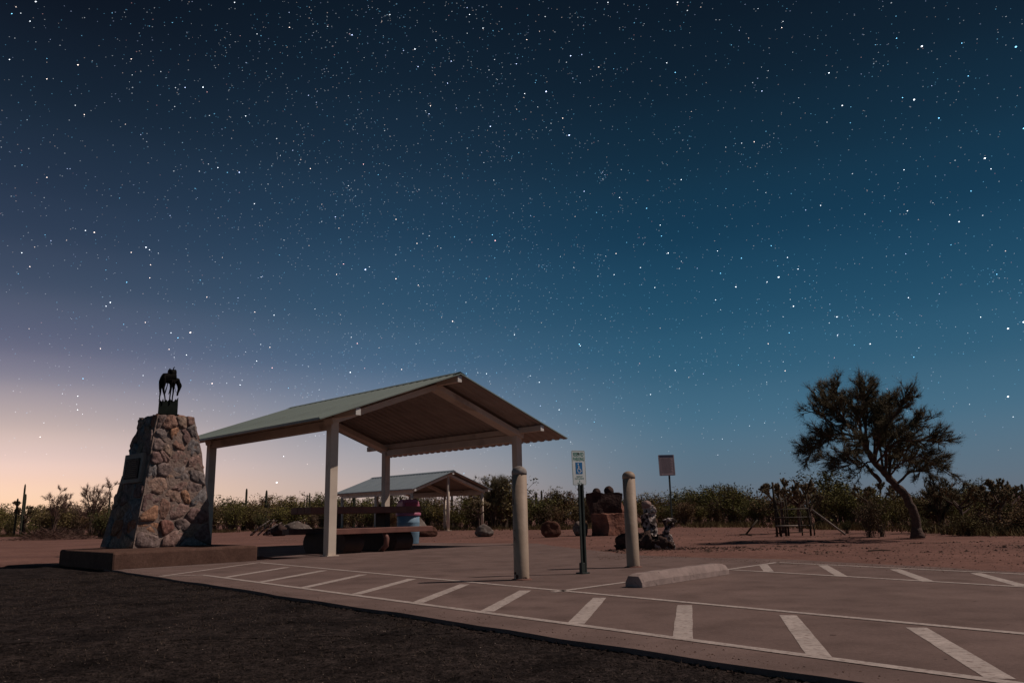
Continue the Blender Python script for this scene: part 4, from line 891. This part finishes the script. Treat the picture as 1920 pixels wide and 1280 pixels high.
# brush pile and dark shrub left of the monument
p = MB(); r = random.Random(91)
for _ in range(900):
    x = r.gauss(0, 1.0); y = r.gauss(0, .6); hmax = .62*math.exp(-(x/1.3)**2); z = r.uniform(0, hmax); a = r.random()*6.3; l = r.uniform(.2, .6); p.tube([(x, y, z*.6), (x+l*math.cos(a), y+l*math.sin(a), z+.06)], [.010, .005], 3, cap=False)
p.tube([(1.0, 0, .3), (1.7, .3, .95)], [.03, .02], 5)
p.obj('brush_pile', m_brown, label='low heap of dead brown brush on the dirt left of the monument', cat='brush pile', loc=(-22.9, 40.6, 0))
place(shrub('dark_shrub', 401, m_leafd, ns=50, nl=3000, leaf=.05, spread=.6, low=.1), -20.9, 41.2, 1.35, 'round dark shrub beside the dead brush heap', 'bush', None, 1.0)
place(shrub('grey_shrub', 402, m_greyb, ns=50, nl=2200, leaf=.045, spread=.65, low=.1), -19.6, 41.0, 1.30, 'greyish shrub half hidden by the stone monument', 'bush', None, 1.1)
place(shrub('low_green_shrub', 403, m_leaf, ns=50, nl=3200, leaf=.05, spread=.9, low=.1), 11.35, 18.3, .62, 'low spreading green shrub at the far right edge of the dirt', 'bush', None, 1.9)
place(shrub('low_green_shrub', 404, m_leafd, ns=50, nl=2500, leaf=.05, spread=.9, low=.1), 10.3, 18.6, .50, 'low dark shrub between the tree and the far right shrub', 'bush', None, 1.6)
place(SD[0], 8.75, 17.9, .55, 'dark weeds crowding the foot of the leaning tree', 'bush', None, 1.0)
place(SD[1], 8.15, 18.9, .85, 'dark bush behind the left side of the leaning trunk', 'bush', None, .9)
place(SH[1], 8.55, 19.2, 1.05, 'yellowish bush seen through the gap beside the leaning trunk', 'bush', None, .6)
place(SD[2], 8.95, 22.2, .35, 'small round bush on the dirt left of the leaning tree', 'bush', None, 1.2)

# saguaros
def saguaro(label, x, y, h, rad, arms=(), group=None):
    t = thing('saguaro', label, 'cactus', (x, y, 0), rnd.random()*6, group)
    def rib(mb, pts, r0):
        n = 20; k0 = len(mb.v); mb.tube(pts, [r0*1.0]*(len(pts)-2)+[r0*.8, r0*.25], n)
        for i in range(k0, len(mb.v)):
            if (i-k0) % 2: 
                v = Vector(mb.v[i]); j = min(len(pts)-1, (i-k0)//n); c = Vector(pts[j]); mb.v[i] = tuple(c+(v-c)*.84)
    p = MB(); rib(p, [(0, 0, 0), (0, 0, h*.5), (0, 0, h*.9), (0, 0, h*.97), (0, 0, h)], rad); p.obj('trunk', m_cact, t)
    for (z, s, l, up_) in arms:
        p = MB(); rib(p, [(0, 0, z*h), (s*rad*1.6, 0, z*h), (s*l, 0, z*h+.1), (s*l*1.15, 0, z*h+up_*.6), (s*l*1.15, 0, z*h+up_*.95), (s*l*1.15, 0, z*h+up_)], rad*.7); o_ = p.obj('arm', m_cact, t); o_.rotation_euler.z = -t.rotation_euler.z
    return t
def sag(px, ytop, Y, label, arms=(), rad=.13, group=None):
    u = (px-960)/1493; hz_ = 966+.0225*(960-px); saguaro(label, u*Y, Y, .65+(hz_-ytop)*Y/1493, rad, arms, group)
sag(53, 909, 58, 'tallest saguaro of the trio at the far left', rad=.065); sag(42, 935, 58, 'shortest and leftmost saguaro of the far left trio', rad=.07); sag(56, 927, 60, 'middle-height saguaro, right one of the far left trio', rad=.075)
sag(212, 922, 60, 'short saguaro just left of the monument', rad=.06)
sag(464, 917, 66, 'saguaro with a side arm seen between monument and big shelter', ((.62, -1, .28, .22),), rad=.085)
sag(501, 920, 66, 'tall saguaro with a thick low arm, right of the armed one', ((.55, 1, .15, .35),), rad=.09)
sag(1008, 920, 55, 'slender saguaro above the bushes right of the left bollard', rad=.065); sag(998, 924, 56, 'shorter broad saguaro just left of the slender one right of the bollard', rad=.09)
sag(1127, 920, 50, 'thin saguaro seen between the two round stones on the slab', rad=.05)
sag(1594, 916, 50, 'left of two matching saguaros left of the leaning tree', rad=.055); sag(1604, 915, 50, 'right of two matching saguaros left of the leaning tree', rad=.055); sag(1570, 908, 45, 'saguaro poking out of the bushes right of the rail frame', rad=.07)
sag(1892, 908, 42, 'saguaro standing before the distant mountain at right', rad=.08); sag(663, 927, 60, 'dark saguaro seen under the big shelter between the posts', rad=.11); sag(843, 924, 60, 'saguaro between two round posts of the distant shelter', rad=.08)
for px, yt in ((536, 937), (554, 938), (571, 935), (576, 928), (581, 925), (436, 941), (957, 925)): sag(px, yt, 70+px % 7, {536: 'leftmost', 554: 'second from left', 571: 'middle one', 576: 'second from right', 581: 'rightmost and tallest'}.get(px, '')+' of five small skyline saguaros left of the near shelter post' if px != 436 and px != 957 else ('tiny saguaro tip just right of the monument' if px == 436 else 'saguaro mostly hidden behind the left bollard'), rad=.06, group='saguaros on the skyline left of the post' if px not in (436, 957) else None)

# chollas
def cholla(seed, H_, nseg=5, spread=.5):
    r = random.Random(seed); tk = MB(); jn = MB()
    def joint(p, d, l, lv):
        q = p+d*l; jn.tube([p, p.lerp(q, .5), q], [.022, .030, .018], 5, 0)
        for _ in range(13):
            f = r.random(); c = p.lerp(q, f); e = Vector((r.gauss(0, 1), r.gauss(0, 1), r.gauss(.2, 1))).normalized(); s = e.orthogonal().normalized()*.006; jn.add([c+e*.02-s, c+e*.02+s, c+e*r.uniform(.045, .075)], [(0, 1, 2)], 1)
        if lv:
            for _ in range(r.choice((2, 2, 3))): joint(q, (d+Vector((r.gauss(0, .7), r.gauss(0, .7), r.gauss(.25, .5)))).normalized(), l*r.uniform(.75, 1), lv-1)
    tk.tube([(0, 0, 0), (.02, .01, H_*.3), (-.01, 0, H_*.55)], [.06, .05, .04], 8)
    for k in range(nseg):
        a = 6.28*k/nseg+r.random(); z = H_*r.uniform(.35, .6); b = Vector((0, 0, z)); e = b+Vector((math.cos(a)*spread*H_*.4, math.sin(a)*spread*H_*.4, H_*r.uniform(.06, .2))); tk.tube([b, b.lerp(e, .5)-Vector((0, 0, .02)), e], [.035, .03, .025], 6)
        joint(e, (e-b+Vector((0, 0, H_*.12))).normalized(), H_*.085, 4)
    return tk.mesh('trunk', m_bark), jn.mesh('joints', [m_chol, m_spine])
CH = [cholla(500+i, 1.5, (6, 7, 5)[i], (.55, .7, .45)[i]) for i in range(3)]
def put_cholla(i, x, y, h, label, wx=1.0):
    t = thing('cholla', label, 'cactus', (x, y, 0), rnd.random()*6); t.scale = (h/1.5*wx, h/1.5*wx, h/1.5); mobj('trunk', CH[i][0], t); mobj('joints', CH[i][1], t); return t
put_cholla(0, 7.62, 23.4, 1.42, 'branching cholla cactus behind the left end of the rail frame', .9); put_cholla(1, 8.25, 23.8, 1.52, 'taller cholla cactus right behind the rail frame middle', .9)
put_cholla(1, 9.75, 22.0, 1.32, 'dark cholla cactus left of the leaning trunk'); put_cholla(0, 10.9, 20.0, 1.12, 'pale golden cholla right of the leaning trunk', 1.1)
put_cholla(2, 11.95, 20.2, 1.18, 'upright cholla cactus right of the tree crown'); put_cholla(1, 12.3, 21.0, 1.28, 'tallest cholla cactus at the right, against the sky'); put_cholla(0, 13.6, 22.4, 1.15, 'cholla cactus below the distant mountain'); put_cholla(2, -36.2, 60.0, 2.3, 'tree-like cholla right of the saguaro trio')
put_cholla(2, 9.9, 27.5, 1.35, 'cholla cactus in the bushes right of the leaning pole'); put_cholla(0, -1.9, 41.5, 1.5, 'pale cholla in front of the feathery tree')

# far lamp in the scrub, seen left of the tree
t = thing('yard_lamp', 'small bright lamp far off in the scrub left of the leaning tree', 'lamp', (58.2, 130, 0))
p = MB(); p.tube([(0, 0, 0), (0, 0, 2.3)], .05, 6); p.obj('pole', m_dpost, t)
p = MB(); p.lathe([(0.02, 0), (.16, .05), (.19, .18), (.14, .30), (.02, .34)], (0, 0, 2.28), 12); p.obj('lamp_globe', emis('lamp_glow', (1.0, 0.86, 0.62), 3.2), t)

# ------------------------------------------------------------------ stars
BR = "-33.67 31.22 3w,-34.92 30.20 2c,-33.86 30.07 2w,-34.73 27.66 2w,-30.82 28.30 3o,-32.53 27.08 2o,-27.60 29.34 2o,-27.45 28.41 1w,-23.97 28.27 2b,-22.77 28.48 3w,-30.14 25.48 2o,-31.91 21.31 2o,-19.95 23.41 3b,-21.42 23.55 2w,-22.07 23.70 1w,-18.80 21.45 2w,-26.59 24.90 1b,-27.60 25.37 1o,-16.88 32.98 2o,-20.95 33.91 2w,-19.89 30.42 1b,-25.64 28.96 1w,-19.72 27.09 2w,-22.21 26.79 1w,-24.56 26.99 1w,-29.06 31.73 1c,-25.13 31.99 1c,-16.95 33.88 1b,-14.95 24.13 2o,-14.05 21.79 1o,-14.01 20.61 1w,-13.04 20.99 2b,-30.81 22.04 1b,-30.65 22.07 1b,-17.14 24.81 1w,-17.92 22.84 1w,-16.19 21.96 1c,-27.55 20.75 1c,-32.66 28.24 1c,-18.93 32.21 1c,-12.13 32.99 3b,-9.21 34.44 2w,-9.84 34.00 1o,-7.21 32.40 3w,-6.96 31.30 2b,-2.83 34.65 2w,-4.34 31.71 2b,-4.65 30.29 2b,-5.62 30.81 1o,0.84 31.52 2b,0.93 31.89 1b,1.73 33.03 2o,5.18 31.85 3b,3.14 29.65 4b,4.81 26.67 4b,-1.31 27.45 3b,4.36 27.83 2o,1.44 29.57 2w,1.37 29.31 1o,0.77 28.56 1o,7.35 30.99 2o,8.34 34.95 2w,13.77 34.36 3w,12.61 30.75 2w,13.20 30.07 2c,10.32 33.51 1c,8.51 30.78 1c,-5.98 28.78 2o,-6.09 28.25 2b,-3.95 28.67 1b,-3.14 25.99 1w,-1.86 25.00 1w,-6.85 23.11 1w,-5.09 22.19 1b,-8.57 21.01 2o,-11.05 24.68 2r,-9.50 27.01 1w,5.78 22.78 2b,7.23 24.00 1b,7.41 23.82 1b,8.42 22.18 2w,10.39 21.28 2c,5.01 21.07 1o,13.07 23.00 2w,8.67 24.08 1w,11.31 20.04 2w,5.85 30.07 1b,2.31 30.26 1c,2.43 28.66 1w,2.77 33.51 1o,5.28 30.41 1b,-1.77 33.81 2w,-0.96 33.65 1c,-0.24 33.74 1c,-3.04 33.49 1w,30.14 28.44 4w,35.42 26.89 4c,29.22 25.45 4w,32.75 21.01 4w,24.09 28.25 3w,24.70 26.09 3w,30.52 24.01 3c,32.56 26.02 2c,32.49 27.98 2c,28.68 29.30 2c,28.84 30.57 1c,30.38 26.01 1b,35.08 22.21 3c,28.03 21.34 2w,30.79 17.51 3w,27.90 18.75 2w,26.88 18.92 1c,22.55 20.02 2w,31.71 19.23 2c,32.99 20.30 2w,18.51 24.84 2o,21.23 31.61 2o,18.81 31.41 1o,18.19 31.99 1b,17.52 31.20 1c,19.39 27.99 2b,19.17 28.84 1b,18.80 28.62 1w,19.97 29.18 1w,15.50 33.83 1o,19.69 33.05 1w,21.88 27.12 1w,16.24 22.02 1c,16.47 24.77 1w,18.98 21.40 1w,28.54 25.74 2c,27.31 29.25 1c,25.24 25.89 1c,14.18 27.42 1o,19.40 25.39 1c,20.69 21.09 1c,29.46 18.96 1w,30.32 18.04 1w,-27.56 14.07 3w,-27.79 13.81 2w,-22.53 12.50 4o,-28.87 18.39 3o,-29.40 18.43 2w,-25.69 17.84 3w,-25.46 17.71 2w,-25.32 16.74 2o,-25.31 15.89 2o,-26.57 17.41 2o,-32.30 15.77 2o,-32.82 16.54 2w,-30.43 17.67 1o,-27.99 16.11 1c,-26.69 15.46 2c,-21.62 14.93 2o,-25.37 12.97 2o,-23.74 12.40 2w,-23.29 12.10 2c,-23.79 11.31 2o,-22.68 11.00 2w,-27.89 11.08 2o,-28.73 9.11 2c,-28.93 7.99 2w,-28.95 7.48 1w,-28.87 7.14 2w,-28.57 6.88 1w,-29.79 8.10 1w,-20.95 9.17 3o,-20.02 9.22 1w,-19.14 9.13 2w,-22.31 9.33 1c,-18.89 11.39 1w,-18.41 14.14 2o,-17.10 13.99 2w,-17.08 10.37 2r,-18.13 10.80 2w,-17.29 11.77 2o,-18.00 16.60 1b,-12.84 17.01 2o,-14.86 18.91 1o,-16.91 18.14 1c,-17.12 8.90 1w,-30.76 5.39 2o,-30.64 6.26 1w,-31.97 11.97 1o,-20.76 17.67 1o,-31.66 17.82 1c,-16.07 4.33 2w,-13.99 5.74 1w,-13.83 8.92 1w,-10.77 17.43 4b,-8.53 16.84 3o,-6.99 19.36 2o,-7.46 18.84 1c,-8.55 18.54 1w,-6.88 16.41 2o,-1.10 19.57 3r,-1.31 19.98 2c,-12.36 17.76 2r,-3.78 18.23 1c,-1.15 18.35 1c,-4.36 13.84 3o,-5.16 14.13 1o,-11.25 12.21 2r,-9.69 11.93 1o,-11.70 10.17 3w,-8.06 10.41 2o,4.93 11.99 3c,11.76 18.05 3w,7.94 18.29 2o,7.72 16.82 2w,11.35 19.27 2c,10.63 15.71 2w,9.68 17.19 2w,4.74 17.48 1w,11.70 9.79 2w,10.83 12.83 1o,10.66 10.83 1w,11.25 8.67 1w,9.86 8.19 2w,1.91 9.36 2w,3.29 7.36 2w,2.21 13.61 1o,0.19 12.82 2w,0.08 16.81 1w,10.12 14.29 1c,5.18 14.88 1c,-7.02 12.23 1w,1.17 4.88 1w,4.03 5.06 1w,-1.92 10.06 2w,-2.56 10.15 1w,-9.46 15.06 1o,-5.45 19.19 1o,8.77 19.02 1c,10.00 18.80 1w,6.91 13.73 1w,3.11 7.98 1c,19.29 15.64 4w,16.34 15.28 3w,20.08 13.57 3w,22.79 12.55 3w,24.65 10.55 3w,32.54 10.55 4w,31.98 6.44 4w,33.40 10.83 4w,19.63 11.81 2c,20.01 16.89 2w,20.63 16.03 2w,19.00 17.81 2c,16.89 17.21 2c,15.36 16.32 2c,15.27 17.87 2w,19.30 16.39 1c,18.49 15.40 2w,14.87 14.51 2w,15.16 13.80 1w,19.91 14.05 1w,18.18 11.19 2o,22.70 11.33 2w,27.13 9.42 2c,27.27 13.25 2w,31.18 11.46 2w,32.40 13.93 2c,13.70 11.96 1w,16.06 9.89 1c,19.12 9.26 2o,17.85 8.57 1w,12.61 9.25 1o,14.58 4.87 1w,17.47 5.83 1w,14.20 3.80 1w,16.46 5.68 1w,22.34 9.86 1r,29.88 6.16 1w,27.49 9.98 1w,22.41 13.03 1c,22.44 13.44 1b,13.75 16.81 1b,-16.46 2.57 4w,5.00 11.87 2w"
cols = {'w': (0.86, 0.93, 1.0), 'b': (0.55, 0.66, 1.0), 'c': (0.22, 0.66, 1.0), 'o': (1.0, 0.80, 0.70), 'r': (1.0, 0.55, 0.55)}
keys = []; mats_ = []
for k in 'wbcor':
    for s in (0.12, 0.26, 0.80, 1.7): keys.append((k, s)); mats_.append(emis('starlight', cols[k], s, True))
p = MB(); r = random.Random(5); RAD = 5200.0
def star(az, e, ang, mi):
    d = Vector((math.sin(az)*math.cos(e), math.cos(az)*math.cos(e), math.sin(e))); c = d*RAD; a = Vector((d.y, -d.x, 0)).normalized(); b = d.cross(a)*-1
    a, b = (a*.94+b*.34), (b*.94-a*.34); s = ang*RAD
    p.add([c+a*s*1.25, c+b*s*.85, c-a*s*1.25, c-b*s*.85, c+d*s, c-d*s], [(0, 1, 4), (1, 2, 4), (2, 3, 4), (3, 0, 4), (1, 0, 5), (2, 1, 5), (3, 2, 5), (0, 3, 5)], mi)
SZ = {1: 0.00038, 2: 0.00046, 3: 0.00062, 4: 0.00088}
for tok in BR.split(','):
    a, e, c = tok.split(); m_ = int(c[0]); star(R(float(a)), R(float(e)), SZ[m_], 'wbcor'.index(c[1])*4+{1: 2, 2: 3, 3: 3, 4: 3}[m_])
for k in range(420):      # loose little clusters of faint stars
    z = r.random(); az0 = r.uniform(-math.pi, math.pi); e0 = math.asin(z)
    if e0 < R(7): continue
    sp = r.uniform(.004, .016)
    for q in range(r.randint(5, 16)): star(az0+r.gauss(0, sp)/max(.1, math.cos(e0)), e0+r.gauss(0, sp), r.uniform(.00032, .0005), 'wbcor'.index(r.choice('wwccb'))*4+r.choice((0, 1, 1)))
nst = 0
while nst < 70000:
    z = r.random(); az_ = r.uniform(-math.pi, math.pi); e = math.asin(z)
    if e < R(3) or r.random() > min(1, (math.degrees(e)-2)/8): continue
    # a denser band of sky (Milky Way) leaning left of the view
    bd = abs((math.degrees(az_)+8)-(math.degrees(e)-20)*0.45*-1)
    if abs(az_) < R(90) and r.random() > .50+.5*math.exp(-(bd/14)**2): continue
    nst += 1; c = r.choices('wbcor', (45, 12, 30, 10, 3))[0]; q = r.random()
    if q < .84: mi, s = 0, r.uniform(.00030, .00060)
    elif q < .98: mi, s = 1, r.uniform(.00032, .00050)
    elif q < .996: mi, s = 2, r.uniform(.00036, .00052)
    else: mi, s = 3, r.uniform(.0004, .0007)
    if abs(az_) < R(36) and e < R(37) and mi > 2: mi = 1
    star(az_, e, s, 'wbcor'.index(c)*4+mi)
p.obj('stars', mats_, kind='stuff', label='stars scattered over the whole night sky')
print('tris', sum(len(o.data.polygons) for o in bpy.data.objects if o.type == 'MESH'), len(bpy.data.objects))
